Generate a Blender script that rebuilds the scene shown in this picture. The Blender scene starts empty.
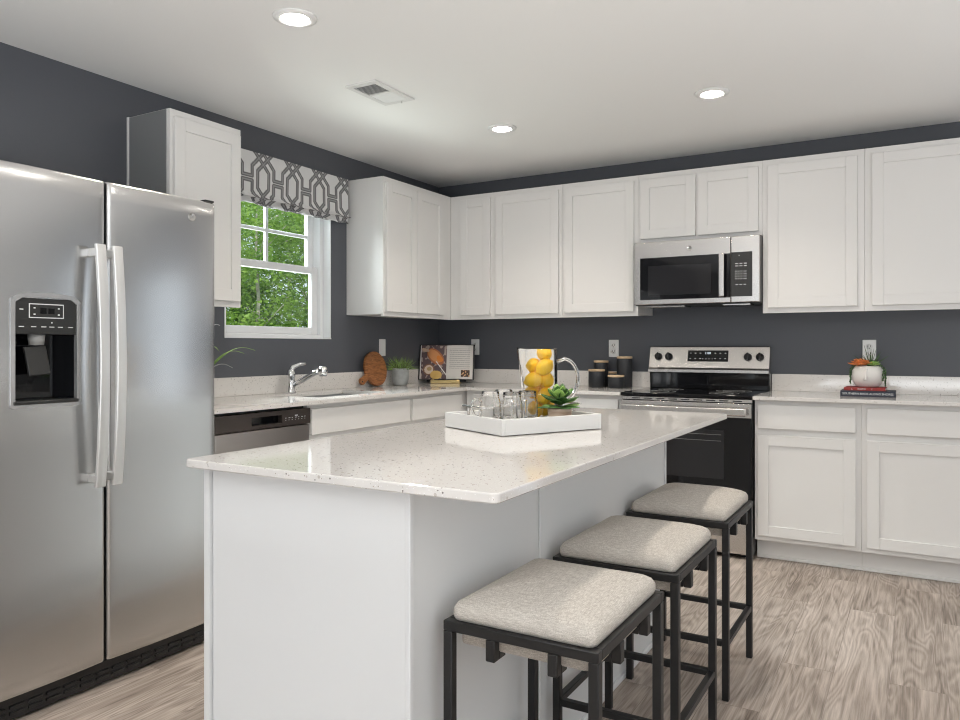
import bpy, bmesh, math, random
from math import pi, sin, cos, radians
from mathutils import Vector, Matrix, noise
random.seed(7)
S = bpy.context.scene
COL = S.collection
S.unit_settings.system = 'METRIC'

# ------------------------------------------------------------------ camera
cam_d = bpy.data.cameras.new('camera')
cam_d.sensor_width = 36.0
cam_d.lens = 755.93 / 960 * 36
cam_d.shift_y = -13.0 / 960
cam_d.clip_start = 0.05
cam = bpy.data.objects.new('camera', cam_d)
cam.location = (3.2986, -5.0198, 1.1859)
cam.rotation_euler = (pi / 2, 0, 0.5271)
COL.objects.link(cam)
S.camera = cam

# ------------------------------------------------------------------ view and world
S.view_settings.view_transform = 'Standard'
S.view_settings.look = 'None'
S.view_settings.gamma = 1.0
S.view_settings.exposure = 0.0
S.view_settings.use_curve_mapping = False
S.cycles.sample_clamp_indirect = 3.0
S.cycles.blur_glossy = 1.0
S.cycles.diffuse_bounces = 6
S.cycles.max_bounces = 20
S.cycles.transmission_bounces = 18
S.cycles.glossy_bounces = 6
S.cycles.use_denoising = True
S.cycles.filter_width = 1.1

W = bpy.data.worlds.new('sky'); S.world = W; W.use_nodes = True
nt = W.node_tree; nt.nodes.clear()
wo = nt.nodes.new('ShaderNodeOutputWorld'); wb = nt.nodes.new('ShaderNodeBackground')
wb.inputs[0].default_value = (0.80, 0.90, 1.0, 1); wb.inputs[1].default_value = 1.25
nt.links.new(wb.outputs[0], wo.inputs[0])

def lamp(name, kind, loc, rot, energy, color=(1, 1, 1), size=None, size_y=None, angle=None):
    d = bpy.data.lights.new(name, kind); d.energy = energy; d.color = color
    if size is not None:
        if kind == 'AREA':
            d.shape = 'RECTANGLE'; d.size = size; d.size_y = size_y or size
        else: d.shadow_soft_size = size
    if angle is not None: d.angle = angle
    o = bpy.data.objects.new(name, d); o.location = loc; o.rotation_euler = rot
    COL.objects.link(o); return o

ROOM_X, ROOM_Y, H = 6.6, -9.0, 2.452
lamp('sun', 'SUN', (0, 0, 10), (radians(35), radians(38), 0), 3.2, (1.0, 0.95, 0.86), angle=radians(1.0))
# daylight outside the living-room windows (behind the camera and on the right)
for i, x in enumerate((1.35, 3.3, 5.25)):
    lamp('window_daylight', 'AREA', (x, ROOM_Y - 0.3, 1.35), (radians(90), 0, 0), 6, (0.93, 0.97, 1.0), 1.35, 1.75)
for i, y in enumerate((-6.9, -4.3)):
    lamp('side_daylight', 'AREA', (ROOM_X + 0.3, y, 1.35), (radians(90), 0, radians(90)), 3, (0.95, 0.98, 1.0), 1.35, 1.75)
lamp('kitchen_window_daylight', 'AREA', (-1.5, -1.706, 3.1), (0, radians(-48), 0), 620, (0.92, 0.97, 1.0), 1.4, 1.8)
lamp('added_patio_fill', 'AREA', (5.25, 0.45, 1.05), (radians(90), 0, pi), 6, (0.95, 0.98, 1.0), 1.75, 2.0)  # added lamp outside an unseen, added door, brightens the refrigerator front
lamp('added_bounce_fill', 'AREA', (-1.2, -1.706, 0.55), (0, radians(-128), 0), 90, (0.95, 1.0, 0.95), 1.2, 1.8)  # added lamp below the sill imitating ground bounce, lifts the ceiling
lamp('added_fill_right', 'AREA', (4.9, -2.6, 0.7), (pi, 0, 0), 22, (0.98, .99, 1.0), 1.4, 2.4)  # added upward fill without a fixture, brightens ceiling and right side
lamp('added_fill_rear', 'AREA', (3.2, -6.4, 0.7), (pi, 0, 0), 186, (0.965, .985, 1.0), 3.0, 1.6)  # added upward fill behind the camera, no fixture, brightens the kitchen ceiling
for x, y in ((1.225, -2.869), (1.212, -1.182), (2.404, -1.187), (2.404, -2.869)):   # beams of the four recessed lights
    sp = lamp('downlight_beam', 'SPOT', (x, y, H - 0.02), (0, 0, 0), 29, (1.0, 0.90, 0.78), 0.045); sp.data.spot_size = radians(125); sp.data.spot_blend = 0.6
DOWNLIGHT = 100.0

# ------------------------------------------------------------------ materials
def new_mat(name):
    m = bpy.data.materials.new(name); m.use_nodes = True
    n = m.node_tree.nodes; b = n.get('Principled BSDF')
    return m, m.node_tree, b

def mat(name, col, rough=0.5, metal=0.0, spec=0.5, bump=None, coat=0.0, var=0.0, vscale=8.0, sheen=0.0):
    m, t, b = new_mat(name)
    b.inputs['Base Color'].default_value = (*col, 1); b.inputs['Roughness'].default_value = rough
    b.inputs['Metallic'].default_value = metal; b.inputs['Specular IOR Level'].default_value = spec
    b.inputs['Coat Weight'].default_value = coat
    if sheen: b.inputs['Sheen Weight'].default_value = sheen
    tc = t.nodes.new('ShaderNodeTexCoord')
    if var:
        nz = t.nodes.new('ShaderNodeTexNoise'); nz.inputs['Scale'].default_value = vscale; nz.inputs['Detail'].default_value = 5
        t.links.new(tc.outputs['Object'], nz.inputs['Vector'])
        r = t.nodes.new('ShaderNodeValToRGB')
        r.color_ramp.elements[0].position = .3; r.color_ramp.elements[1].position = .7
        r.color_ramp.elements[0].color = (*[c * (1 - var) for c in col], 1)
        r.color_ramp.elements[1].color = (*[min(1, c * (1 + var)) for c in col], 1)
        t.links.new(nz.outputs[0], r.inputs[0]); t.links.new(r.outputs[0], b.inputs['Base Color'])
    if bump:
        nz = t.nodes.new('ShaderNodeTexNoise'); nz.inputs['Scale'].default_value = bump[0]; nz.inputs['Detail'].default_value = 3
        bp = t.nodes.new('ShaderNodeBump'); bp.inputs['Strength'].default_value = bump[1]; bp.inputs['Distance'].default_value = 0.002
        t.links.new(tc.outputs['Object'], nz.inputs['Vector']); t.links.new(nz.outputs[0], bp.inputs['Height'])
        t.links.new(bp.outputs[0], b.inputs['Normal'])
    return m

M = {}
M['paint'] = mat('dark slate wall paint', (0.090, 0.095, 0.109), 0.42, bump=(260, .12), spec=0.4)
M['ceil'] = mat('ceiling paint', (0.89, 0.89, 0.88), 0.9, bump=(200, .15), spec=0.2)
M['lightwall'] = mat('light wall paint', (0.62, 0.61, 0.59), 0.8, bump=(200, .1), spec=0.2)
M['trim'] = mat('white trim paint', (0.80, 0.81, 0.82), 0.35)
M['cab'] = mat('white cabinet paint', (0.755, 0.745, 0.73), 0.38, spec=0.4)
M['island'] = mat('white island panel', (0.79, 0.80, 0.805), 0.40, spec=0.4)
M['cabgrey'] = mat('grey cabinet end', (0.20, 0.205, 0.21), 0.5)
M['black'] = mat('black plastic', (0.012, 0.012, 0.013), 0.35)
M['gloss'] = mat('black glass', (0.005, 0.005, 0.006), 0.04, spec=0.35)
M['ovenwin'] = mat('oven window glass', (0.018, 0.018, 0.020), 0.05, spec=0.35)
M['dkgrey'] = mat('dark grey plastic', (0.028, 0.028, 0.027), 0.3, spec=.35)
M['midgrey'] = mat('grey plastic', (0.28, 0.28, 0.27), 0.35)
M['chrome'] = mat('chrome', (0.85, 0.85, 0.86), 0.06, metal=1)
M['nickel'] = mat('brushed nickel', (0.55, 0.54, 0.52), 0.25, metal=1)
M['white'] = mat('white plastic', (0.82, 0.82, 0.81), 0.3)
M['dot'] = mat('printed white marks', (0.75, 0.75, 0.75), 0.5)
M['slot'] = mat('outlet slots', (0.10, 0.10, 0.10), 0.5)
M['frame'] = mat('black metal', (0.011, 0.0105, 0.0105), 0.45, bump=(90, .1))
M['can'] = mat('matt black canister', (0.015, 0.017, 0.021), 0.5, bump=(120, .2))
M['tray'] = mat('white tray lacquer', (0.74, 0.735, 0.72), 0.4)
M['pot_w'] = mat('white matt ceramic', (0.78, 0.76, 0.73), 0.6)
M['soil'] = mat('soil', (0.05, 0.035, 0.025), 0.95, bump=(80, 1.0))
M['lemon'] = mat('lemon skin', (0.98, 0.56, 0.02), 0.38, bump=(260, .35), var=.12, vscale=14)
M['leaf'] = mat('succulent leaf', (0.055, 0.14, 0.03), 0.4, var=.45, vscale=30)
M['leaf2'] = mat('light green leaf', (0.30, 0.48, 0.12), 0.45, var=.3, vscale=30)
M['grass'] = mat('dusty green grass', (0.15, 0.22, 0.07), 0.6, var=.5, vscale=40)
M['succ_o'] = mat('orange succulent', (0.62, 0.19, 0.05), 0.5, var=.4, vscale=40)
M['succ_g'] = mat('deep green leaf', (0.05, 0.11, 0.03), 0.5, var=.5, vscale=40)
M['bookred'] = mat('red book cloth', (0.30, 0.025, 0.02), 0.5)
M['booknavy'] = mat('navy book cloth', (0.014, 0.017, 0.035), 0.45)
M['page'] = mat('paper', (0.72, 0.70, 0.66), 0.8, var=.05, vscale=60)
M['brass'] = mat('brushed brass stand', (0.45, 0.33, 0.15), 0.35, metal=1)
M['sinksteel'] = mat('sink steel', (0.45, 0.45, 0.45), 0.3, metal=1)
M['bark'] = mat('pale bark', (0.50, 0.46, 0.39), 0.9, var=.3, vscale=10)
M['ground'] = mat('forest floor', (0.10, 0.12, 0.05), 1.0, var=.5, vscale=1.5)
M['vent'] = mat('vent enamel', (0.74, 0.74, 0.73), 0.45)
M['ventdark'] = mat('duct interior', (0.12, 0.12, 0.12), 0.9)

def steel(name, col, rough=0.26, axis='Z', aniso=0.6, scale=300, arot=0.25):
    m, t, b = new_mat(name)
    b.inputs['Metallic'].default_value = 1.0
    b.inputs['Anisotropic'].default_value = aniso; b.inputs['Anisotropic Rotation'].default_value = arot
    tc = t.nodes.new('ShaderNodeTexCoord'); mp = t.nodes.new('ShaderNodeMapping')
    sc = {'Z': (scale, scale, 2.0), 'X': (2.0, scale, scale), 'Y': (scale, 2.0, scale)}[axis]
    mp.inputs['Scale'].default_value = sc
    nz = t.nodes.new('ShaderNodeTexNoise'); nz.inputs['Scale'].default_value = 1.0; nz.inputs['Detail'].default_value = 3
    t.links.new(tc.outputs['Object'], mp.inputs[0]); t.links.new(mp.outputs[0], nz.inputs['Vector'])
    mr = t.nodes.new('ShaderNodeMapRange'); mr.inputs['To Min'].default_value = rough - .004; mr.inputs['To Max'].default_value = rough + .006
    t.links.new(nz.outputs[0], mr.inputs['Value']); t.links.new(mr.outputs[0], b.inputs['Roughness'])
    r = t.nodes.new('ShaderNodeValToRGB')
    r.color_ramp.elements[0].color = (*[c * .985 for c in col], 1); r.color_ramp.elements[1].color = (*[min(1, c * 1.015) for c in col], 1)
    t.links.new(nz.outputs[0], r.inputs[0]); t.links.new(r.outputs[0], b.inputs['Base Color'])
    return m
M['steel'] = steel('brushed stainless steel', (0.60, 0.60, 0.60), 0.23, 'Y', .45, 300, 0.0)
M['steelx'] = mat('brushed stainless front', (0.60, 0.58, 0.56), 0.27, metal=1)
M['steelhandle'] = mat('satin handle finish', (0.72, 0.72, 0.71), 0.38, metal=.75)
M['dwsteel'] = mat('dishwasher steel', (0.42, 0.39, 0.37), 0.28, metal=1)
M['dwdark'] = mat('dark metallic panel', (0.075, 0.062, 0.056), 0.28, metal=0.6)
M['dispframe'] = mat('silver plastic frame', (0.50, 0.50, 0.50), 0.25, metal=0.7)

def quartz():
    m, t, b = new_mat('speckled quartz')
    b.inputs['Roughness'].default_value = 0.065; b.inputs['Specular IOR Level'].default_value = 0.55
    tc = t.nodes.new('ShaderNodeTexCoord')
    base = (0.69, 0.665, 0.64)
    prev = None
    def mixrgb(a, bcol, fac):
        mx = t.nodes.new('ShaderNodeMix'); mx.data_type = 'RGBA'
        if isinstance(a, tuple): mx.inputs[6].default_value = (*a, 1)
        else: t.links.new(a, mx.inputs[6])
        mx.inputs[7].default_value = (*bcol, 1); t.links.new(fac, mx.inputs[0]); return mx.outputs[2]
    cur = base
    for sc, thr, rnd, colr in ((150, .22, .80, (0.30, 0.26, 0.23)), (95, .20, .86, (0.20, 0.18, 0.17)), (190, .25, .62, (0.80, 0.79, 0.77)), (60, .22, .80, (0.52, 0.48, 0.44))):
        v = t.nodes.new('ShaderNodeTexVoronoi'); v.inputs['Scale'].default_value = sc
        t.links.new(tc.outputs['Object'], v.inputs['Vector'])
        lt = t.nodes.new('ShaderNodeMath'); lt.operation = 'LESS_THAN'; lt.inputs[1].default_value = thr
        t.links.new(v.outputs['Distance'], lt.inputs[0])
        sp = t.nodes.new('ShaderNodeSeparateColor'); t.links.new(v.outputs['Color'], sp.inputs[0])
        gt = t.nodes.new('ShaderNodeMath'); gt.operation = 'GREATER_THAN'; gt.inputs[1].default_value = rnd
        t.links.new(sp.outputs[0], gt.inputs[0])
        mu = t.nodes.new('ShaderNodeMath'); mu.operation = 'MULTIPLY'
        t.links.new(lt.outputs[0], mu.inputs[0]); t.links.new(gt.outputs[0], mu.inputs[1])
        cur = mixrgb(cur, colr, mu.outputs[0])
    t.links.new(cur, b.inputs['Base Color'])
    return m
M['quartz'] = quartz()

def floor_mat():
    m, t, b = new_mat('wood plank flooring')
    L = t.links.new; N = t.nodes.new
    tc = N('ShaderNodeTexCoord'); mp = N('ShaderNodeMapping'); mp.inputs['Rotation'].default_value = (0, 0, radians(90))
    L(tc.outputs['Object'], mp.inputs[0])
    br = N('ShaderNodeTexBrick'); br.offset = 0.37
    br.inputs['Scale'].default_value = 1.0; br.inputs['Brick Width'].default_value = 1.22; br.inputs['Row Height'].default_value = 0.178
    br.inputs['Mortar Size'].default_value = 0.0012; br.inputs['Mortar Smooth'].default_value = 0.1; br.inputs['Bias'].default_value = 0.0
    br.inputs['Color1'].default_value = (0, 0, 0, 1); br.inputs['Color2'].default_value = (1, 1, 1, 1); br.inputs['Mortar'].default_value = (.5, .5, .5, 1)
    L(mp.outputs[0], br.inputs['Vector'])
    sp = N('ShaderNodeSeparateColor'); L(br.outputs['Color'], sp.inputs[0])
    # offset the grain per plank
    cmb = N('ShaderNodeCombineXYZ'); mul = N('ShaderNodeMath'); mul.operation = 'MULTIPLY'; mul.inputs[1].default_value = 37.0
    L(sp.outputs[0], mul.inputs[0]); L(mul.outputs[0], cmb.inputs[0]); L(mul.outputs[0], cmb.inputs[1]); L(mul.outputs[0], cmb.inputs[2])
    add = N('ShaderNodeVectorMath'); add.operation = 'ADD'; L(mp.outputs[0], add.inputs[0]); L(cmb.outputs[0], add.inputs[1])
    st = N('ShaderNodeMapping'); st.inputs['Scale'].default_value = (1.6, 13.0, 1.0); L(add.outputs[0], st.inputs[0])
    # cathedral grain: rings of a distorted, stretched field
    n1 = N('ShaderNodeTexNoise'); n1.inputs['Scale'].default_value = 0.62; n1.inputs['Detail'].default_value = 2.0; n1.inputs['Distortion'].default_value = 0.5
    L(st.outputs[0], n1.inputs['Vector'])
    k = N('ShaderNodeMath'); k.operation = 'MULTIPLY'; k.inputs[1].default_value = 95.0; L(n1.outputs[0], k.inputs[0])
    sn = N('ShaderNodeMath'); sn.operation = 'SINE'; L(k.outputs[0], sn.inputs[0])
    # fine fibres
    st2 = N('ShaderNodeMapping'); st2.inputs['Scale'].default_value = (4.0, 130.0, 1.0); L(add.outputs[0], st2.inputs[0])
    n2 = N('ShaderNodeTexNoise'); n2.inputs['Scale'].default_value = 1.0; n2.inputs['Detail'].default_value = 6; n2.inputs['Roughness'].default_value = .7
    L(st2.outputs[0], n2.inputs['Vector'])
    n3 = N('ShaderNodeTexNoise'); n3.inputs['Scale'].default_value = 1.3; n3.inputs['Detail'].default_value = 3
    L(st.outputs[0], n3.inputs['Vector'])
    def math(op, a, bb):
        x = N('ShaderNodeMath'); x.operation = op
        for i, v in enumerate((a, bb)):
            if isinstance(v, (int, float)): x.inputs[i].default_value = v
            else: L(v, x.inputs[i])
        return x.outputs[0]
    g = math('MULTIPLY', sn.outputs[0], .115)
    f = math('MULTIPLY', math('SUBTRACT', n2.outputs[0], .5), 1.25)
    h = math('MULTIPLY', math('SUBTRACT', n3.outputs[0], .5), .75)
    pv = math('MULTIPLY', math('SUBTRACT', sp.outputs[0], .5), .18)
    tot = math('ADD', math('ADD', math('ADD', g, f), math('ADD', h, pv)), .5)
    r = N('ShaderNodeValToRGB'); L(tot, r.inputs[0])
    e = r.color_ramp.elements
    e[0].position = .05; e[0].color = (0.135, 0.102, 0.080, 1); e[1].position = .95; e[1].color = (0.62, 0.54, 0.48, 1)
    q = e.new(.45); q.color = (0.36, 0.30, 0.255, 1)
    mx = N('ShaderNodeMix'); mx.data_type = 'RGBA'; L(r.outputs[0], mx.inputs[6]); mx.inputs[7].default_value = (0.07, 0.05, 0.04, 1)
    mf = math('MULTIPLY', br.outputs['Fac'], .35); L(mf, mx.inputs[0])
    L(mx.outputs[2], b.inputs['Base Color'])
    b.inputs['Roughness'].default_value = .42; b.inputs['Specular IOR Level'].default_value = .35
    bp = N('ShaderNodeBump'); bp.inputs['Strength'].default_value = .15; bp.inputs['Distance'].default_value = .001
    L(n2.outputs[0], bp.inputs['Height']); L(bp.outputs[0], b.inputs['Normal'])
    return m
M['floor'] = floor_mat()

def linen():
    m, t, b = new_mat('woven linen'); L = t.links.new; N = t.nodes.new
    tc = N('ShaderNodeTexCoord')
    outs = []
    for sc in ((60, 520, 520), (520, 60, 520)):
        mp = N('ShaderNodeMapping'); mp.inputs['Scale'].default_value = sc; L(tc.outputs['Object'], mp.inputs[0])
        nz = N('ShaderNodeTexNoise'); nz.inputs['Scale'].default_value = 1; nz.inputs['Detail'].default_value = 2; L(mp.outputs[0], nz.inputs['Vector']); outs.append(nz.outputs[0])
    a3 = N('ShaderNodeMath'); a3.operation = 'MULTIPLY'; L(outs[0], a3.inputs[0]); L(outs[1], a3.inputs[1])
    r = N('ShaderNodeValToRGB'); r.color_ramp.elements[0].position = .12; r.color_ramp.elements[1].position = .38
    r.color_ramp.elements[0].color = (0.43, 0.39, 0.345, 1); r.color_ramp.elements[1].color = (0.68, 0.64, 0.585, 1)
    L(a3.outputs[0], r.inputs[0]); L(r.outputs[0], b.inputs['Base Color'])
    b.inputs['Roughness'].default_value = .9; b.inputs['Specular IOR Level'].default_value = .15
    bp = N('ShaderNodeBump'); bp.inputs['Strength'].default_value = .5; bp.inputs['Distance'].default_value = .001
    L(a3.outputs[0], bp.inputs['Height']); L(bp.outputs[0], b.inputs['Normal'])
    return m
M['linen'] = linen()

def wood(name, c0, c1, scale=(1, 14, 14), rough=.5):
    m, t, b = new_mat(name); L = t.links.new; N = t.nodes.new
    tc = N('ShaderNodeTexCoord'); mp = N('ShaderNodeMapping'); mp.inputs['Scale'].default_value = scale
    L(tc.outputs['Object'], mp.inputs[0])
    n = N('ShaderNodeTexNoise'); n.inputs['Scale'].default_value = 6; n.inputs['Detail'].default_value = 5; n.inputs['Distortion'].default_value = .8
    L(mp.outputs[0], n.inputs['Vector'])
    r = N('ShaderNodeValToRGB'); r.color_ramp.elements[0].position = .3; r.color_ramp.elements[1].position = .7
    r.color_ramp.elements[0].color = (*c0, 1); r.color_ramp.elements[1].color = (*c1, 1)
    L(n.outputs[0], r.inputs[0]); L(r.outputs[0], b.inputs['Base Color']); b.inputs['Roughness'].default_value = rough
    return m
M['board'] = wood('acacia wood', (0.16, 0.055, 0.018), (0.42, 0.18, 0.065), (3, 3, 14))
M['lid'] = wood('pale bamboo', (0.50, 0.36, 0.22), (0.66, 0.50, 0.33), (2, 20, 20))
M['potwood'] = wood('striped wood pot', (0.28, 0.18, 0.12), (0.62, 0.50, 0.40), (1, 1, 30))

def glass(name, tint=(1, 1, 1), ior=1.45):
    m, t, b = new_mat(name)
    b.inputs['Base Color'].default_value = (*tint, 1); b.inputs['Roughness'].default_value = 0.0
    b.inputs['Transmission Weight'].default_value = 1.0; b.inputs['IOR'].default_value = ior
    return m
M['glass'] = glass('clear glass', (1, 1, 1), 1.35)

def pane_mat():
    m = bpy.data.materials.new('window pane'); m.use_nodes = True
    t = m.node_tree; t.nodes.clear()
    o = t.nodes.new('ShaderNodeOutputMaterial'); mx = t.nodes.new('ShaderNodeMixShader'); tr = t.nodes.new('ShaderNodeBsdfTransparent')
    gl = t.nodes.new('ShaderNodeBsdfGlossy'); gl.inputs['Roughness'].default_value = 0.02
    fr = t.nodes.new('ShaderNodeFresnel'); fr.inputs[0].default_value = 1.25
    tr.inputs[0].default_value = (.96, .98, .97, 1)
    t.links.new(fr.outputs[0], mx.inputs[0]); t.links.new(tr.outputs[0], mx.inputs[1]); t.links.new(gl.outputs[0], mx.inputs[2]); t.links.new(mx.outputs[0], o.inputs[0])
    return m
M['pane'] = pane_mat()

def emit(name, col, s):
    m = bpy.data.materials.new(name); m.use_nodes = True; t = m.node_tree; t.nodes.clear()
    o = t.nodes.new('ShaderNodeOutputMaterial'); e = t.nodes.new('ShaderNodeEmission')
    e.inputs[0].default_value = (*col, 1); e.inputs[1].default_value = s; t.links.new(e.outputs[0], o.inputs[0]); return m
M['lens'] = emit('lamp lens', (1.0, 0.94, 0.86), DOWNLIGHT)
M['digits'] = emit('display digits', (0.8, 0.9, 1.0), 1.2)

def treeleaf(name, c0, c1):
    m, t, b = new_mat(name); N = t.nodes.new; L = t.links.new
    tc = N('ShaderNodeTexCoord'); n = N('ShaderNodeTexNoise'); n.inputs['Scale'].default_value = 2.2; n.inputs['Detail'].default_value = 6; n.inputs['Roughness'].default_value = .8
    L(tc.outputs['Object'], n.inputs['Vector'])
    r = N('ShaderNodeValToRGB'); r.color_ramp.elements[0].position = .35; r.color_ramp.elements[1].position = .65
    r.color_ramp.elements[0].color = (*c0, 1); r.color_ramp.elements[1].color = (*c1, 1); L(n.outputs[0], r.inputs[0])
    L(r.outputs[0], b.inputs['Base Color']); b.inputs['Roughness'].default_value = .55
    tl = N('ShaderNodeBsdfTranslucent'); L(r.outputs[0], tl.inputs[0])
    mx = N('ShaderNodeMixShader'); mx.inputs[0].default_value = .4
    out = t.nodes.get('Material Output'); L(b.outputs[0], mx.inputs[1]); L(tl.outputs[0], mx.inputs[2]); L(mx.outputs[0], out.inputs[0])
    return m
M['tree1'] = treeleaf('bright foliage', (0.10, 0.26, 0.03), (0.42, 0.62, 0.12))
M['tree2'] = treeleaf('deep foliage', (0.04, 0.12, 0.02), (0.20, 0.38, 0.07))

def vcol_mat(name, rough=.8, spec=.2, bump=None):
    m, t, b = new_mat(name)
    a = t.nodes.new('ShaderNodeVertexColor'); a.layer_name = 'print'
    t.links.new(a.outputs[0], b.inputs['Base Color']); b.inputs['Roughness'].default_value = rough; b.inputs['Specular IOR Level'].default_value = spec
    return m
M['print'] = vcol_mat('printed fabric')
M['printpaper'] = vcol_mat('printed paper', .5, .3)

# ------------------------------------------------------------------ mesh helpers
def rbox(bm, x0, x1, y0, y1, z0, z1, bev=0.0, mi=0, seg=2, mtx=None):
    vs = [bm.verts.new((x, y, z)) for x in (x0, x1) for y in (y0, y1) for z in (z0, z1)]
    idx = [(0, 1, 3, 2), (4, 6, 7, 5), (0, 4, 5, 1), (2, 3, 7, 6), (0, 2, 6, 4), (1, 5, 7, 3)]
    fs = [bm.faces.new([vs[i] for i in f]) for f in idx]
    for f in fs: f.material_index = mi
    if bev > 0:
        es = list({e for f in fs for e in f.edges})
        r = bmesh.ops.bevel(bm, geom=es, offset=bev, segments=seg, affect='EDGES', profile=0.5)
        for f in r['faces']: f.material_index = mi; f.smooth = True
        vs = list({v for f in r['faces'] for v in f.verts})
        if mtx: 
            allv = set(vs)
            for v in vs:
                for f in v.link_faces: allv.update(f.verts)
            vs = list(allv)
    if mtx:
        bmesh.ops.transform(bm, matrix=mtx, verts=vs)
    return vs

def lathe(bm, prof, segs=32, mi=0, c=(0, 0, 0), smooth=True, closed=False, cap=True, axis='Z'):
    cx, cy, cz = c; rings = []
    def P(r, h, a):
        if axis == 'Z': return (cx + r * cos(a), cy + r * sin(a), cz + h)
        if axis == 'Y': return (cx + r * cos(a), cy - h, cz + r * sin(a))
        return (cx + h, cy + r * cos(a), cz + r * sin(a))
    for r, h in prof:
        if r < 1e-6: rings.append([bm.verts.new(P(0, h, 0))])
        else: rings.append([bm.verts.new(P(r, h, 2 * pi * k / segs)) for k in range(segs)])
    fs = []
    pairs = list(zip(rings, rings[1:]))
    if closed: pairs.append((rings[-1], rings[0]))
    for A, B in pairs:
        if len(A) == 1 and len(B) == 1: continue
        for k in range(segs):
            k2 = (k + 1) % segs
            if len(A) == 1: f = bm.faces.new((A[0], B[k2], B[k]))
            elif len(B) == 1: f = bm.faces.new((A[k], A[k2], B[0]))
            else: f = bm.faces.new((A[k], A[k2], B[k2], B[k]))
            f.smooth = smooth; f.material_index = mi; fs.append(f)
    if cap and not closed:
        for R, rev in ((rings[0], True), (rings[-1], False)):
            if len(R) > 1:
                f = bm.faces.new(list(reversed(R)) if rev else R); f.material_index = mi
    return fs

def tube(bm, pts, r, segs=10, mi=0, caps=True):
    pts = [Vector(p) for p in pts]; n = len(pts)
    rs = r if isinstance(r, (list, tuple)) else [r] * n
    rings = []; up = None
    for i, p in enumerate(pts):
        d = (pts[min(i + 1, n - 1)] - pts[max(i - 1, 0)]).normalized()
        if up is None:
            up = Vector((0, 0, 1)) if abs(d.z) < .9 else Vector((1, 0, 0))
        a = d.cross(up).normalized(); b2 = a.cross(d).normalized(); up = b2
        rings.append([bm.verts.new(p + (a * cos(2 * pi * k / segs) + b2 * sin(2 * pi * k / segs)) * rs[i]) for k in range(segs)])
    for A, B in zip(rings, rings[1:]):
        for k in range(segs):
            f = bm.faces.new((A[k], A[(k + 1) % segs], B[(k + 1) % segs], B[k])); f.smooth = True; f.material_index = mi
    if caps:
        for R in (list(reversed(rings[0])), rings[-1]):
            f = bm.faces.new(R); f.material_index = mi

def bar(bm, p, q, w=0.02, h=None, bev=0.002, mi=0):
    """square bar between two points"""
    p, q = Vector(p), Vector(q); d = q - p; L = d.length; h = h or w
    rot = d.to_track_quat('X', 'Z').to_matrix().to_4x4()
    rbox(bm, 0, L, -w / 2, w / 2, -h / 2, h / 2, bev, mi, 1, Matrix.Translation(p) @ rot)

def cells(bm, xs, ys, skip, a0, a1, plane='XY', mi=0):
    """slab made of grid cells (skipping some) with only its outer faces; thickness a0..a1"""
    nx, ny = len(xs) - 1, len(ys) - 1
    on = lambda i, j: 0 <= i < nx and 0 <= j < ny and not skip(i, j)
    def P(i, j, k):
        x, y, z = xs[i], ys[j], (a0, a1)[k]
        return (x, y, z) if plane == 'XY' else ((z, x, y) if plane == 'YZ' else (x, z, y))
    V = {}
    def v(i, j, k):
        if (i, j, k) not in V: V[(i, j, k)] = bm.verts.new(P(i, j, k))
        return V[(i, j, k)]
    for i in range(nx):
        for j in range(ny):
            if not on(i, j): continue
            bm.faces.new((v(i, j, 1), v(i + 1, j, 1), v(i + 1, j + 1, 1), v(i, j + 1, 1)))
            bm.faces.new((v(i, j, 0), v(i, j + 1, 0), v(i + 1, j + 1, 0), v(i + 1, j, 0)))
            if not on(i - 1, j): bm.faces.new((v(i, j, 0), v(i, j, 1), v(i, j + 1, 1), v(i, j + 1, 0)))
            if not on(i + 1, j): bm.faces.new((v(i + 1, j, 0), v(i + 1, j + 1, 0), v(i + 1, j + 1, 1), v(i + 1, j, 1)))
            if not on(i, j - 1): bm.faces.new((v(i, j, 0), v(i + 1, j, 0), v(i + 1, j, 1), v(i, j, 1)))
            if not on(i, j + 1): bm.faces.new((v(i, j + 1, 0), v(i, j + 1, 1), v(i + 1, j + 1, 1), v(i + 1, j + 1, 0)))
    for f in bm.faces: f.material_index = mi
    bmesh.ops.recalc_face_normals(bm, faces=bm.faces)

def obj(name, bm, mats, parent=None, org=(0, 0, 0)):
    if any(org): bmesh.ops.translate(bm, vec=(-org[0], -org[1], -org[2]), verts=bm.verts)
    me = bpy.data.meshes.new(name); bm.to_mesh(me); bm.free()
    for m in (mats if isinstance(mats, (list, tuple)) else [mats]): me.materials.append(M[m] if isinstance(m, str) else m)
    o = bpy.data.objects.new(name, me); COL.objects.link(o)
    if parent: o.parent = parent
    return o
def NB(): return bmesh.new()

def thing(name, label, cat, loc=(0, 0, 0), rz=0, group=None):
    o = bpy.data.objects.new(name, None); o.empty_display_size = .05; COL.objects.link(o)
    o.location = loc; o.rotation_euler = (0, 0, rz); o['label'] = label; o['category'] = cat
    if group: o['group'] = group
    return o
def tag(o, label, cat, group=None, loc=None):
    o['label'] = label; o['category'] = cat
    if group: o['group'] = group
    if loc: o.location = loc
    return o
def struct(name, bm, m, parent=None):
    o = obj(name, bm, m, parent)
    if not parent: o['kind'] = 'structure'
    return o
def dup(root, loc=None, rz=None, label=None):
    r = root.copy(); COL.objects.link(r)
    if loc: r.location = loc
    if rz is not None: r.rotation_euler = (0, 0, rz)
    if label: r['label'] = label
    for ch in list(root.children):
        c = ch.copy(); COL.objects.link(c); c.parent = r
        for g in list(ch.children):
            d = g.copy(); COL.objects.link(d); d.parent = c
    return r
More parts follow.
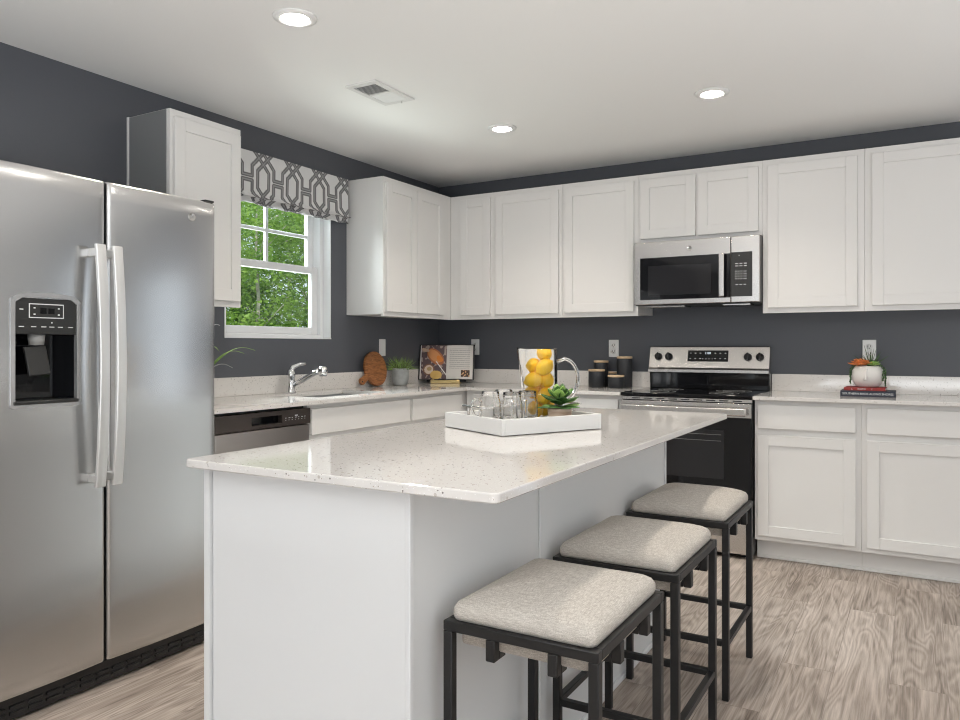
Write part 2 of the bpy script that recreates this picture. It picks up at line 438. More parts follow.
def text_bm(s, size, depth=0.0004, mtx=None, bm=None, mi=0):
    cu = bpy.data.curves.new('lettering', 'FONT'); cu.body = s; cu.size = size; cu.extrude = depth
    cu.align_x = 'CENTER'; cu.align_y = 'CENTER'; cu.resolution_u = 2
    o = bpy.data.objects.new('lettering', cu); COL.objects.link(o)
    dg = bpy.context.evaluated_depsgraph_get(); dg.update()
    me = bpy.data.meshes.new_from_object(o.evaluated_get(dg))
    bpy.data.objects.remove(o)
    if mtx: me.transform(mtx)
    b = bm or NB(); n0 = len(b.faces); b.from_mesh(me); bpy.data.meshes.remove(me)
    b.faces.ensure_lookup_table()
    for f in b.faces[n0:]: f.material_index = mi
    return b
# text facing -y (front of the back-wall things) / +x (front of the left-wall things)
FRONT = Matrix.Rotation(radians(90), 4, 'X')
def at(x, y, z): return Matrix.Translation((x, y, z))

# ------------------------------------------------------------------ room shell
T = 0.17
b = NB(); rbox(b, -T, ROOM_X + T, ROOM_Y - T, T, -0.1, 0); struct('floor', b, 'floor')
b = NB(); rbox(b, -T, ROOM_X + T, ROOM_Y - T, T, H, H + .15); struct('ceiling', b, 'ceil')
WY0, WY1, WZ0, WZ1 = -2.14, -1.272, 1.236, 2.16
b = NB(); cells(b, [ROOM_Y - T, WY0, WY1, T], [-.1, WZ0, WZ1, H + .15], lambda i, j: i == 1 and j == 1, -T, 0, 'YZ'); struct('wall_left', b, 'paint')
b = NB(); cells(b, [0, 4.35, 6.15, ROOM_X + T], [-.1, .001, 2.08, H + .15], lambda i, j: i == 1 and j == 1, 0, T, 'XZ'); struct('wall_back', b, 'paint')
b = NB()
for x0, x1 in ((4.35, 4.43), (5.21, 5.29), (6.07, 6.15)): rbox(b, x0, x1, .03, .09, .001, 2.08, .003)
for z0, z1 in ((.001, .09), (1.99, 2.08)): rbox(b, 4.43, 6.07, .03, .09, z0, z1, .003)
struct('added_door_1', b, 'trim')  # unseen door frame and opening, added to brighten the refrigerator
b = NB(); cells(b, [0, .65, 2.05, 2.6, 4.0, 4.55, 5.95, ROOM_X + T], [-.1, .45, 2.25, H + .15], lambda i, j: i in (1, 3, 5) and j == 1, ROOM_Y - T, ROOM_Y, 'XZ'); struct('wall_front', b, 'lightwall')
b = NB(); cells(b, [ROOM_Y, -7.6, -6.2, -5.0, -3.6, 0], [-.1, .45, 2.25, H + .15], lambda i, j: i in (1, 3) and j == 1, ROOM_X, ROOM_X + T, 'YZ'); struct('wall_right', b, 'lightwall')

# kitchen window (double hung) --------------------------------------------------
def sash_bm(y0, y1, z0, z1, x, st, rb, rt, vm=True, th=.03):
    b = NB()
    for a in ((y0, y0 + st, z0, z1), (y1 - st, y1, z0, z1), (y0 + st, y1 - st, z0, z0 + rb), (y0 + st, y1 - st, z1 - rt, z1)):
        rbox(b, x, x + th, a[0], a[1], a[2], a[3], .003)
    if vm:
        ym = (y0 + y1) / 2; zm = (z0 + z1) / 2
        rbox(b, x + .006, x + th - .006, ym - .011, ym + .011, z0 + rb, z1 - rt, .002)
        rbox(b, x + .007, x + th - .007, y0 + st, y1 - st, zm - .011, zm + .011, .002)
    return b
b = NB()
for a in ((WY0, WY0 + .035, WZ0, WZ1), (WY1 - .035, WY1, WZ0, WZ1), (WY0 + .035, WY1 - .035, WZ0, WZ0 + .03), (WY0 + .035, WY1 - .035, WZ1 - .03, WZ1)):
    rbox(b, -.155, -.062, *a, .003)
rbox(b, -.062, -.001, WY0 + .001, WY0 + .006, WZ0 + .008, WZ1 - .001); rbox(b, -.062, -.001, WY1 - .006, WY1 - .001, WZ0 + .008, WZ1 - .001)
rbox(b, -.062, .004, WY0 + .001, WY1 - .001, WZ0 + .0005, WZ0 + .008, .001)
win = struct('window_1', b, 'trim')
lo = struct('sash', sash_bm(WY0 + .037, WY1 - .037, WZ0 + .03, 1.70, -.115, .050, .044, .042, False), 'trim', win)
up = struct('sash', sash_bm(WY0 + .037, WY1 - .037, 1.660, WZ1 - .03, -.150, .050, .035, .04, True), 'trim', win)
b = NB(); rbox(b, -.102, -.099, WY0 + .08, WY1 - .08, WZ0 + .07, 1.665); struct('pane', b, 'pane', lo)
b = NB(); rbox(b, -.1275, -.1255, WY0 + .08, WY1 - .08, 1.69, WZ1 - .06); struct('pane', b, 'pane', up)

def room_window(n, x0, x1, z0, z1, y, axis):
    def bx(b, a0, a1, c0, c1, d0, d1):
        if axis == 'Y': rbox(b, a0, a1, c0, c1, d0, d1, .003)
        else: rbox(b, c0, c1, a0, a1, d0, d1, .003)
    b = NB()
    for s0, s1, t0, t1 in ((x0 - .08, x0, z0 - .08, z1 + .08), (x1, x1 + .08, z0 - .08, z1 + .08), (x0, x1, z1, z1 + .08), (x0, x1, z0 - .08, z0)):
        bx(b, s0, s1, y - .02, y + .02, t0, t1)
    xm = (x0 + x1) / 2; zm = (z0 + z1) / 2
    bx(b, x0, x1, y - .06, y - .03, zm - .025, zm + .025)
    bx(b, xm - .012, xm + .012, y - .06, y - .03, z0, z1)
    struct('window_%d' % n, b, 'trim')
for k, (x0, x1) in enumerate(((.65, 2.05), (2.6, 4.0), (4.55, 5.95))): room_window(2 + k, x0, x1, .45, 2.25, ROOM_Y, 'Y')
for k, (x0, x1) in enumerate(((-7.6, -6.2), (-5.0, -3.6))): room_window(5 + k, x0, x1, .45, 2.25, ROOM_X + .04, 'X')
b = NB(); rbox(b, 3.62, 4.33, -.014, 0, 0, .1, .003); struct('baseboard_back', b, 'trim')
b = NB(); rbox(b, 0, .014, ROOM_Y, -3.95, 0, .1, .003); struct('baseboard_left', b, 'trim')

# ------------------------------------------------------------------ cabinets
def shaker(b, x0, x1, z0, z1, yb, th=.019, st=.058, rec=.007, panel=True):
    """door slab, back at y=yb, front at yb-th"""
    yf = yb - th
    if not panel:
        rbox(b, x0, x1, yf, yb, z0, z1, .0025); return
    rbox(b, x0, x0 + st, yf, yb, z0, z1, .002); rbox(b, x1 - st, x1, yf, yb, z0, z1, .002)
    rbox(b, x0 + st - .0005, x1 - st + .0005, yf, yb, z0, z0 + st, .0015); rbox(b, x0 + st - .0005, x1 - st + .0005, yf, yb, z1 - st, z1, .0015)
    rbox(b, x0 + st - .001, x1 - st + .001, yf + rec, yb - .002, z0 + st - .001, z1 - st + .001)

def cabinet(name, label, loc, rz, w, z0, z1, depth, doors, drawers=(), toe=False, group=None, m='cab', open_top=False, cat='cabinet'):
    """width along local x, front faces local -y"""
    t = thing(name, label, cat, loc, rz, group)
    b = NB()
    zb = .114 if toe else z0
    if toe:
        rbox(b, 0, w, -depth, 0, zb, z1 - (.0 if not open_top else .22), .0012)
        if open_top:
            rbox(b, 0, .018, -depth, 0, z1 - .221, z1); rbox(b, w - .018, w, -depth, 0, z1 - .221, z1); rbox(b, .018, w - .018, -depth, -depth + .02, z1 - .221, z1)
    else:
        # box with a recessed underside and an overhanging face frame
        rbox(b, 0, w, -depth + .019, 0, z0 + .012, z1, .0008)
        rbox(b, 0, w, -depth, -depth + .019, z0, z1, .0012)
    obj('carcass', b, m, t)
    if toe:
        b = NB(); rbox(b, 0, w, -depth + .075, -.02, .0, .1135); rbox(b, 0, w, -depth + .064, -depth + .0751, .0, .018, .003)
        obj('toe_kick', b, m, t)
    for d in doors:
        b = NB(); shaker(b, d[0], d[1], d[2], d[3], -depth - .0005, .019); obj('door', b, m, t)
    for d in drawers:
        b = NB(); shaker(b, d[0], d[1], d[2], d[3], -depth - .0005, .019, panel=False); obj('drawer', b, m, t)
    return t

UT, UB = 2.290, 1.386
UD = .305
DZ0, DZ1 = UB + .030, UT - .035
UG = 'white shaker wall cabinets'
# back wall uppers, left to right (local y=0 on wall, 1 mm gap)
cabinet('wall_cabinet', 'narrow single-door white wall cabinet in the back corner', (.3065, -.001, 0), 0, .3635, UB, UT, UD, [(.0905, .3405, DZ0, DZ1)], group=UG)
cabinet('wall_cabinet', 'single-door white wall cabinet between the narrow corner one and the one left of the microwave', (.671, -.001, 0), 0, .530, UB, UT, UD, [(.022, .508, DZ0, DZ1)], group=UG)
cabinet('wall_cabinet', 'single-door white wall cabinet directly left of the microwave', (1.202, -.001, 0), 0, .530, UB, UT, UD, [(.022, .506, DZ0, DZ1)], group=UG)
cabinet('wall_cabinet', 'short two-door white wall cabinet above the microwave', (1.733, -.001, 0), 0, .760, 1.848, UT, UD, [(.020, .368, 1.874, DZ1), (.384, .738, 1.874, DZ1)], group=UG)
cabinet('wall_cabinet', 'tall single-door white wall cabinet directly right of the microwave', (2.494, -.001, 0), 0, .5385, UB, UT, UD, [(.030, .503, DZ0, DZ1)], group=UG)
cabinet('wall_cabinet', 'single-door white wall cabinet at the right edge of the photo', (3.0335, -.001, 0), 0, .5385, UB, UT, UD, [(.036, .509, DZ0, DZ1)], group=UG)
# left wall uppers (rotated: local x -> +y)
cabinet('wall_cabinet', 'two-door white wall cabinet on the left wall between the window and the corner', (.001, -1.120, 0), pi / 2, .8135, UB, UT, UD, [(.018, .352, DZ0, DZ1), (.356, .690, DZ0, DZ1)], group=UG)
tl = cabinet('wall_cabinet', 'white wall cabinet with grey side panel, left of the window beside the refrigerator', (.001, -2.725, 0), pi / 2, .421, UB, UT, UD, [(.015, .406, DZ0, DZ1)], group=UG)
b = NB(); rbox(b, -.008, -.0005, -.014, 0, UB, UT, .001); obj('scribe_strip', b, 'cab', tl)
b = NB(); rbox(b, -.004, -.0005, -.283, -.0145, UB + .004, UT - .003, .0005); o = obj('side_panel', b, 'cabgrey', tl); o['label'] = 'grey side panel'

# base cabinets
BT = .893; BD = .60
BG = 'white shaker base cabinets'
DR = (.735, .868); DO = (.142, .700)
cabinet('base_cabinet', 'white base cabinet directly right of the range', (2.502, -.002, 0), 0, .531, 0, BT, BD, [(.018, .507, *DO)], [(.018, .507, *DR)], True, BG)
cabinet('base_cabinet', 'white base cabinet at the right edge of the photo', (3.034, -.002, 0), 0, .531, 0, BT, BD, [(.026, .513, *DO)], [(.026, .513, *DR)], True, BG)
cabinet('base_cabinet', 'white base cabinet directly left of the range', (1.192, -.002, 0), 0, .536, 0, BT, BD, [(.018, .518, *DO)], [(.018, .518, *DR)], True, BG)
cabinet('base_cabinet', 'white back-wall base cabinet nearest the corner, behind the island tray', (.622, -.002, 0), 0, .569, 0, BT, BD, [(.060, .551, *DO)], [(.060, .551, *DR)], True, BG)
cabinet('sink_base_cabinet', 'wide white sink base cabinet under the faucet', (.002, -2.136, 0), pi / 2, .890, 0, BT, BD, [(.014, .443, *DO), (.447, .876, *DO)], [(.014, .876, *DR)], True, BG, open_top=True)
cabinet('base_cabinet', 'white corner base cabinet below the grass plant and cutting board', (.002, -1.245, 0), pi / 2, 1.240, 0, BT, BD, [(.012, .580, *DO)], [(.012, .580, *DR)], True, BG)
b = NB(); rbox(b, .002, .60, -2.925, -2.745, .10, .893, .001); tag(obj('filler_cabinet', b, 'cab'), 'narrow white filler cabinet tucked between refrigerator and dishwasher', 'cabinet')

# countertops ------------------------------------------------------------------
CZ0, CZ1 = .8935, .914
SX0, SX1, SY0, SY1 = .145, .50, -1.93, -1.33
t = thing('countertop', 'L-shaped speckled quartz countertop with the sink, under the window', 'countertop')
b = NB(); cells(b, [.001, SX0, SX1, .65, 1.732], [-2.925, SY0, SY1, -.65, -.001], lambda i, j: (i == 1 and j == 1) or (i == 3 and j < 3), CZ0, CZ1); obj('slab', b, 'quartz', t)
b = NB(); rbox(b, .001, .021, -2.925, -.001, CZ1, 1.018, .0015); rbox(b, .021, 1.732, -.021, -.001, CZ1, 1.018, .0015); obj('backsplash', b, 'quartz', t)
t = thing('countertop', 'speckled quartz countertop right of the range, under the stacked books', 'countertop')
b = NB(); rbox(b, 2.4985, 3.58, -.65, -.001, CZ0, CZ1, .002); obj('slab', b, 'quartz', t)
b = NB(); rbox(b, 2.4985, 3.58, -.021, -.001, CZ1, 1.018, .0015); obj('backsplash', b, 'quartz', t)

# sink + faucet
b = NB()
cells(b, [SX0 - .012, SX0 + .012, SX1 - .012, SX1 + .012], [SY0 - .012, SY0 + .012, SY1 - .012, SY1 + .012], lambda i, j: i == 1 and j == 1, .888, .893)
vs = []
for z, d in ((.890, .012), (.74, .02), (.715, .05)):
    vs.append([b.verts.new(p) for p in ((SX0 + d, SY0 + d, z), (SX1 - d, SY0 + d, z), (SX1 - d, SY1 - d, z), (SX0 + d, SY1 - d, z))])
for A, B in zip(vs, vs[1:]):
    for k in range(4): b.faces.new((A[k], B[k], B[(k + 1) % 4], A[(k + 1) % 4]))
b.faces.new(vs[-1])
t = thing('sink', 'undermount stainless sink set in the counter below the window', 'sink', (.32, -1.63, .72))
obj('basin', b, 'sinksteel', t, (.32, -1.63, .72))
b = NB(); lathe(b, [(0.0, .0), (.04, .0), (.04, .006), (.028, .004), (0, .004)], 20, c=(0, 0, -.005)); obj('drain', b, 'chrome', t)

FX, FY = .085, -1.722
t = thing('faucet', 'chrome single-lever faucet with pull-out spout behind the sink', 'faucet', (FX, FY, CZ1), 0)
b = NB(); lathe(b, [(.031, 0), (.031, .008), (.025, .014), (.024, .09), (.027, .096), (.027, .118), (.024, .122), (.022, .134), (.0, .150)], 24); obj('body', b, 'chrome', t)
b = NB(); tube(b, [(0, 0, .125), (.0, .015, .152), (.02, .05, .168), (.035, .085, .172)], [.020, .016, .012, .009], 10); obj('lever', b, 'chrome', t)
b = NB(); tube(b, [(0.01, 0.006, .045), (.07, .02, .075), (.15, .035, .118), (.19, .043, .135)], [.015, .0155, .016, .018], 14); obj('spout', b, 'chrome', t)
b = NB(); lathe(b, [(.0, .0), (.022, .001), (.026, .012), (.028, .026), (.028, .044), (.019, .058), (0, .062)], 20, c=(.208, .046, .100)); obj('spray_head', b, 'chrome', t)

# ------------------------------------------------------------------ refrigerator
FY0, FYG, FY1 = -3.880, -3.406, -2.936
FZ0, FZ1 = .097, 1.760
t = thing('refrigerator', 'tall side-by-side stainless steel refrigerator with water dispenser', 'refrigerator', (.42, -3.424, 0))
ORG = (.42, -3.424, 0)
b = NB(); rbox(b, .03, .795, FY0 + .006, FY1 - .006, .03, 1.745, .004); obj('body', b, 'midgrey', t, ORG)
b = NB(); rbox(b, .70, .83, FY0 + .01, FY1 - .01, .012, .088, .004)
for k in range(15):
    y = FY0 + .05 + k * .058
    rbox(b, .8295, .836, y, y + .044, .028, .038, .001); rbox(b, .8295, .836, y, y + .044, .048, .058, .001)
obj('base_grille', b, 'black', t, ORG)
for y in (FY0 + .06, FY1 - .06):
    for x in (.085, .665): b = NB(); rbox(b, x - .03, x + .03, y - .03, y + .03, 0, .031); obj('foot', b, 'black', t, ORG)
def fridge_door(y0, y1, hole=None):
    xf, xb, bow, r = .862, .797, .009, .014
    ys = [y0 + r * (1 - cos(k * pi / 2 / 5)) for k in range(6)]
    n = 22
    inner = [y0 + r + (y1 - y0 - 2 * r) * k / n for k in range(1, n)]
    ys += inner + [y1 - r * (1 - cos(k * pi / 2 / 5)) for k in range(5, -1, -1)]
    zs = [FZ0, FZ0 + .002, FZ0 + .007] + [FZ0 + .007 + (FZ1 - FZ0 - .014) * k / 30 for k in range(1, 30)] + [FZ1 - .007, FZ1 - .002, FZ1]
    if hole:
        hy0, hy1, hz0, hz1 = hole
        ys = sorted([y for y in ys if not (abs(y - hy0) < .006 or abs(y - hy1) < .006)] + [hy0, hy1])
        zs = sorted([z for z in zs if not (abs(z - hz0) < .012 or abs(z - hz1) < .012)] + [hz0, hz1])
    def X(y, z):
        tt = (y - y0) / (y1 - y0); x = xf + bow * (1 - (2 * tt - 1) ** 2)
        d = min(y - y0, y1 - y)
        if d < r: x -= r - math.sqrt(max(0, r * r - (r - d) ** 2))
        e = min(z - FZ0, FZ1 - z)
        if e < .007: x -= .007 - math.sqrt(max(0, .007 ** 2 - (.007 - e) ** 2))
        x += .0013 * noise.noise(Vector((y * 2.2, z * 5.0, 1.7))) * min(1, d * 12)   # slight unevenness of real sheet steel
        return x
    b = NB(); V = [[b.verts.new((X(y, z), y, z)) for z in zs] for y in ys]
    for i in range(len(ys) - 1):
        for j in range(len(zs) - 1):
            if hole and hy0 - 1e-6 <= ys[i] and ys[i + 1] <= hy1 + 1e-6 and hz0 - 1e-6 <= zs[j] and zs[j + 1] <= hz1 + 1e-6: continue
            f = b.faces.new((V[i][j], V[i + 1][j], V[i + 1][j + 1], V[i][j + 1])); f.smooth = True
    # sides and back
    c = [b.verts.new((xb, y, z)) for y, z in ((y0, FZ0), (y1, FZ0), (y1, FZ1), (y0, FZ1))]
    b.faces.new((c[0], c[3], c[2], c[1]))
    b.faces.new([V[0][j] for j in range(len(zs))] + [c[3], c[0]])
    b.faces.new([V[-1][j] for j in range(len(zs) - 1, -1, -1)] + [c[1], c[2]])
    b.faces.new([V[i][0] for i in range(len(ys) - 1, -1, -1)] + [c[0], c[1]])
    b.faces.new([V[i][-1] for i in range(len(ys))] + [c[2], c[3]])
    return b
HY0, HY1, HZ0, HZ1 = -3.722, -3.520, 1.006, 1.340
dl = obj('door', fridge_door(FY0, FYG - .004, (HY0, HY1, HZ0, HZ1)), 'steel', t, ORG); dl['label'] = 'left freezer door with dispenser'
dr = obj('door', fridge_door(FYG + .004, FY1), 'steel', t, ORG)
# curved flat-bar handles
for y, d in ((-3.463, dl), (-3.401, dr)):
    b = NB(); n = 24; zz0, zz1 = .715, 1.532
    prev = None
    for k in range(n + 1):
        s = k / n; z = zz0 + (zz1 - zz0) * s; x = .908 + .024 * (1 - (2 * s - 1) ** 2)
        cur = [b.verts.new(p) for p in ((x, y - .018, z), (x + .009, y - .0175, z), (x + .011, y - .015, z), (x + .012, y, z), (x + .011, y + .015, z), (x + .009, y + .0175, z), (x, y + .018, z))]
        if prev:
            for q in range(7):
                f = b.faces.new((prev[q], prev[(q + 1) % 7], cur[(q + 1) % 7], cur[q]))
        else: b.faces.new(list(reversed(cur)))
        prev = cur
    b.faces.new(prev)
    rbox(b, .862, .911, y - .013, y + .013, zz0 + .012, zz0 + .040, .003); rbox(b, .862, .911, y - .013, y + .013, zz1 - .040, zz1 - .012, .003)
    bmesh.ops.recalc_face_normals(b, faces=b.faces)
    obj('handle', b, 'steelhandle', d, ORG)
# dispenser (sub-parts of the left door)
b = NB()   # silver surround with arched top
def ring_outline(y0, y1, z0, z1, arch, rad=.012, n=10):
    pts = []
    for k in range(5): a = pi + k * pi / 8; pts.append((y0 + rad + rad * cos(a), z0 + rad + rad * sin(a)))
    for k in range(5): a = 1.5 * pi + k * pi / 8; pts.append((y1 - rad + rad * cos(a), z0 + rad + rad * sin(a)))
    for k in range(n + 1):
        s = k / n; y = y1 + (y0 - y1) * s; e = min(s, 1 - s) * (y1 - y0)
        dz = rad - math.sqrt(max(0, rad * rad - max(0, rad - e) ** 2))
        pts.append((y, z1 - dz + arch * (1 - (2 * s - 1) ** 2)))
    return pts
O = ring_outline(HY0 - .011, HY1 + .011, HZ0 - .014, HZ1 + .008, .012); I = ring_outline(HY0 + .002, HY1 - .002, HZ0 + .002, HZ1 - .002, .006)
def loopv(pts, x): return [b.verts.new((x, y, z)) for y, z in pts]
L0, L1, L2, L3 = loopv(O, .866), loopv(O, .876), loopv(I, .8765), loopv(I, .860)
for A, B in ((L0, L1), (L1, L2), (L2, L3)):
    for k in range(len(A)):
        k2 = (k + 1) % len(A); f = b.faces.new((A[k], A[k2], B[k2], B[k]))
obj('dispenser_frame', b, 'dispframe', dl, ORG)
b = NB()   # cavity: five-sided box open to the front
ya, yb2, za, zb, xb, xf = HY0, HY1, HZ0, 1.228, .798, .868
c = [[b.verts.new((x, y, z)) for y, z in ((ya, za), (yb2, za), (yb2, zb), (ya, zb))] for x in (xb, xf)]
b.faces.new(c[0])
for k in range(4): b.faces.new((c[0][k], c[1][k], c[1][(k + 1) % 4], c[0][(k + 1) % 4]))
obj('dispenser_cavity', b, 'gloss', dl, ORG)
b = NB(); rbox(b, .85, .873, HY0 + .003, HY1 - .003, 1.226, HZ1 + .001, .003)
for sx, z in ((0, 1.30), (1, 1.30)): pass
rbox(b, .8725, .8738, HY0 + .045, HY1 - .045, 1.278, 1.324, 0, 1); rbox(b, .8736, .8742, HY0 + .048, HY1 - .048, 1.281, 1.321, 0, 0)
rbox(b, .874, .8748, HY0 + .080, HY0 + .100, 1.292, 1.310, 0, 2); rbox(b, .874, .8748, HY0 + .106, HY0 + .126, 1.292, 1.310, 0, 2)
for y in (HY0 + .062, HY1 - .062):
    for z in (1.290, 1.310): rbox(b, .874, .8748, y - .003, y + .003, z - .002, z + .002, 0, 1)
for y in (.022, .060, .092, .118, .146, .180): rbox(b, .8725, .8736, HY0 + y - .008, HY0 + y + .008, 1.249, 1.2515, 0, 1)
rbox(b, .8725, .8736, HY0 + .116, HY0 + .120, 1.262, 1.266, 0, 1); rbox(b, .8725, .8736, HY0 + .016, HY0 + .028, 1.303, 1.306, 0, 1)
obj('control_panel', b, ['dkgrey', 'dot', 'gloss'], dl, ORG)
b = NB(); lathe(b, [(.026, 0), (.022, -.035), (.0, -.036)], 20, c=(.838, HY0 + .088, 1.227)); obj('nozzle', b, 'midgrey', dl, ORG)
b = NB(); rbox(b, -.006, .006, -.036, .034, -.095, 0, .003, 0, 2, at(.842, HY0 + .080, 1.188) @ Matrix.Rotation(radians(-12), 4, 'Y') @ Matrix.Rotation(radians(4), 4, 'X')); obj('paddle', b, 'dkgrey', dl, ORG)
b = NB(); rbox(b, .80, .880, HY0 - .004, HY1 + .004, 1.004, 1.016, .003)
obj('drip_tray', b, 'dkgrey', dl, ORG)
# round badge on the right door
b = NB(); yy, zz = -3.057, 1.688
lathe(b, [(0, 0), (.0165, 0), (.0165, .002), (.0150, .0032), (.0135, .002), (0, .002)], 28, c=(.8695, yy, zz), axis='X')
text_bm('GE', .016, .0003, at(.8722, yy, zz) @ Matrix.Rotation(radians(90), 4, 'Z') @ FRONT, b, 1)
obj('badge', b, ['nickel', 'chrome'], dr, ORG)
b = NB(); rbox(b, .70, .82, FY1 - .07, FY1 - .012, 1.7455, 1.765, .004); rbox(b, .835, .865, FY1 - .055, FY1 - .010, 1.7602, 1.768, .003)
obj('hinge_cover', b, 'black', t, ORG)
b = NB(); rbox(b, .70, .82, FY0 + .012, FY0 + .07, 1.7455, 1.765, .004); obj('hinge_cover', b, 'black', t, ORG)

# ------------------------------------------------------------------ dishwasher
DY0, DY1 = -2.742, -2.140
ORG = (.3, -2.441, 0)
t = thing('dishwasher', 'stainless dishwasher with dark control strip, beside the refrigerator', 'dishwasher', ORG)
b = NB(); rbox(b, .03, .585, DY0 + .004, DY1 - .004, .05, .888, .002); obj('tub', b, 'black', t, ORG)
b = NB(); rbox(b, .586, .625, DY0 + .003, DY1 - .003, .115, .798, .006); obj('door', b, 'dwsteel', t, ORG)
hy0, hy1 = DY0 + .21, DY0 + .405
b = NB(); cells(b, [DY0 + .003, hy0, hy1, DY1 - .003], [.802, .818, .857, .878], lambda i, j: i == 1 and j == 1, .586, .629, 'YZ')
rbox(b, .587, .600, hy0, hy1, .818, .857, 0, 1)
for k in range(7):
    y = hy1 + .020 + k * .022
    rbox(b, .629, .6297, y, y + (.012 if k % 2 else .007), .838, .841, 0, 2); rbox(b, .629, .6297, y, y + .006, .828, .830, 0, 2)
rbox(b, .629, .6297, hy1 + .085, hy1 + .105, .846, .851, 0, 2)
obj('control_strip', b, ['dwdark', 'gloss', 'dot'], t, ORG)
b = NB(); rbox(b, .10, .56, DY0 + .01, DY1 - .01, 0, .11, .002); obj('toe_kick', b, 'black', t, ORG)

# ------------------------------------------------------------------ range
RX0, RX1 = 1.736, 2.4945
ORG = (2.115, -.33, 0)
t = thing('range', 'freestanding stainless electric range with black glass cooktop and oven door', 'range', ORG)
b = NB(); rbox(b, RX0, RX1, -.615, -.012, .02, .893, .003)
for x in (RX0 + .05, RX1 - .05):
    for y in (-.56, -.08): rbox(b, x - .02, x + .02, y - .02, y + .02, 0, .021)
obj('body', b, 'black', t, ORG)
b = NB(); rbox(b, RX0, RX1, -.648, -.075, .8935, .915, .004)
ct = obj('cooktop', b, 'gloss', t, ORG)
for x, y, r in ((1.92, -.49, .105), (2.31, -.49, .085), (1.92, -.22, .078), (2.31, -.22, .105)):
    b = NB(); lathe(b, [(r, 0), (r, .0006), (r - .004, .0006), (r - .004, 0)], 48, c=(x, y, .9149), closed=True); lathe(b, [(r * .62, 0), (r * .62, .0006), (r * .62 - .003, .0006), (r * .62 - .003, 0)], 48, c=(x, y, .9149), closed=True)
    o = obj('burner_ring', b, 'midgrey', t, ORG)
b = NB()
prof = [(-.012, .90), (-.012, 1.188), (-.052, 1.190), (-.060, 1.184), (-.098, 1.052), (-.112, 1.040), (-.112, 1.022), (-.075, 1.016), (-.062, .90)]
A = [b.verts.new((RX0, y, z)) for y, z in prof]; B = [b.verts.new((RX1, y, z)) for y, z in prof]
for k in range(len(prof)):
    k2 = (k + 1) % len(prof); f = b.faces.new((A[k], A[k2], B[k2], B[k]))
    f.material_index = 1 if k in (7,) else 0
b.faces.new(list(reversed(A))); b.faces.new(B); bmesh.ops.recalc_face_normals(b, faces=b.faces)
bg = obj('backguard', b, ['steelx', 'gloss'], t, ORG)
b = NB(); rbox(b, RX0 + .003, RX1 - .003, -.079, -.060, .9155, 1.018, .003); obj('lower_panel', b, 'gloss', t, ORG)
slope = math.atan2(.038, .132)
def onguard(x, z, dz=0):   # matrix at the sloped face, local -y is outward
    y = -.060 - (1.184 - z) * .038 / .132
    return at(x, y, z) @ Matrix.Rotation(-slope, 4, 'X')
b = NB(); rbox(b, -.128, .128, -.003, .004, -.037, .037, .002, 0, 1, onguard(2.118, 1.128))
for i in range(8):
    if i in (3, 4): continue
    x = -.110 + i * .0315
    for z in (-.018, .018): rbox(b, x - .005, x + .005, -.0036, -.003, z - .002, z + .002, 0, 1, 1, onguard(2.118, 1.128))
for i in range(4): rbox(b, -.03 + i * .02 - .003, -.03 + i * .02 + .003, -.0036, -.003, -.022, -.018, 0, 1, 1, onguard(2.118, 1.128))
d = obj('display', b, ['gloss', 'dot'], bg, ORG)
b = text_bm('1:00', .022, .0003, onguard(2.118, 1.145) @ at(0, -.0036, 0) @ FRONT); obj('clock_digits', b, 'digits', bg, ORG)
for x in (1.796, 1.866, 2.366, 2.438):
    b = NB(); lathe(b, [(.025, 0), (.025, .006), (.022, .010), (.020, .022), (0, .023)], 24, axis='Y')
    rbox(b, -.005, .005, -.034, -.008, -.022, .022, .003)
    for kk in range(7):
        a = radians(210 - kk * 40); rbox(b, .032 * cos(a) - .0012, .032 * cos(a) + .0012, -.0012, -.0002, .032 * sin(a) - .0012, .032 * sin(a) + .0012, 0, 1)
    b.transform(onguard(x, 1.122)); obj('knob', b, ['black', 'slot'], bg, ORG)
b = NB()   # vent strip below cooktop
rbox(b, RX0 + .002, RX1 - .002, -.640, -.600, .872, .892, .002)
for k in range(9): rbox(b, RX0 + .07 + k * .073, RX0 + .07 + k * .073 + .05, -.6412, -.6395, .879, .885, 0, 1)
obj('vent_strip', b, ['steelx', 'black'], t, ORG)
b = NB(); rbox(b, RX0 + .002, RX1 - .002, -.650, -.6155, .228, .870, .003, 0)
dd = obj('oven_door', b, 'gloss', t, ORG)
b = NB(); rbox(b, RX0 + .002, RX1 - .002, -.6535, -.6495, .790, .868, .001); o = obj('door_trim', b, 'steelx', dd, ORG); o['label'] = 'stainless band'
b = NB(); rbox(b, 1.905, 2.345, -.6515, -.6497, .440, .715, .0006); obj('oven_window', b, 'ovenwin', dd, ORG)
b = NB()
for z in (.655, .690): tube(b, [(1.925, -.6520, z), (2.33, -.6520, z)], .0012, 6)
obj('rack_lines', b, 'midgrey', dd, ORG)
b = NB(); rbox(b, RX0 + .02, RX1 - .02, -.708, -.690, .803, .846, .007, 0, 3)
for x in (RX0 + .05, RX1 - .05): rbox(b, x - .014, x + .014, -.692, -.652, .812, .838, .003)
obj('handle', b, 'steelx', dd, ORG)
b = NB(); rbox(b, RX0 + .002, RX1 - .002, -.648, -.6155, .028, .222, .004); obj('storage_drawer', b, 'steelx', t, ORG)

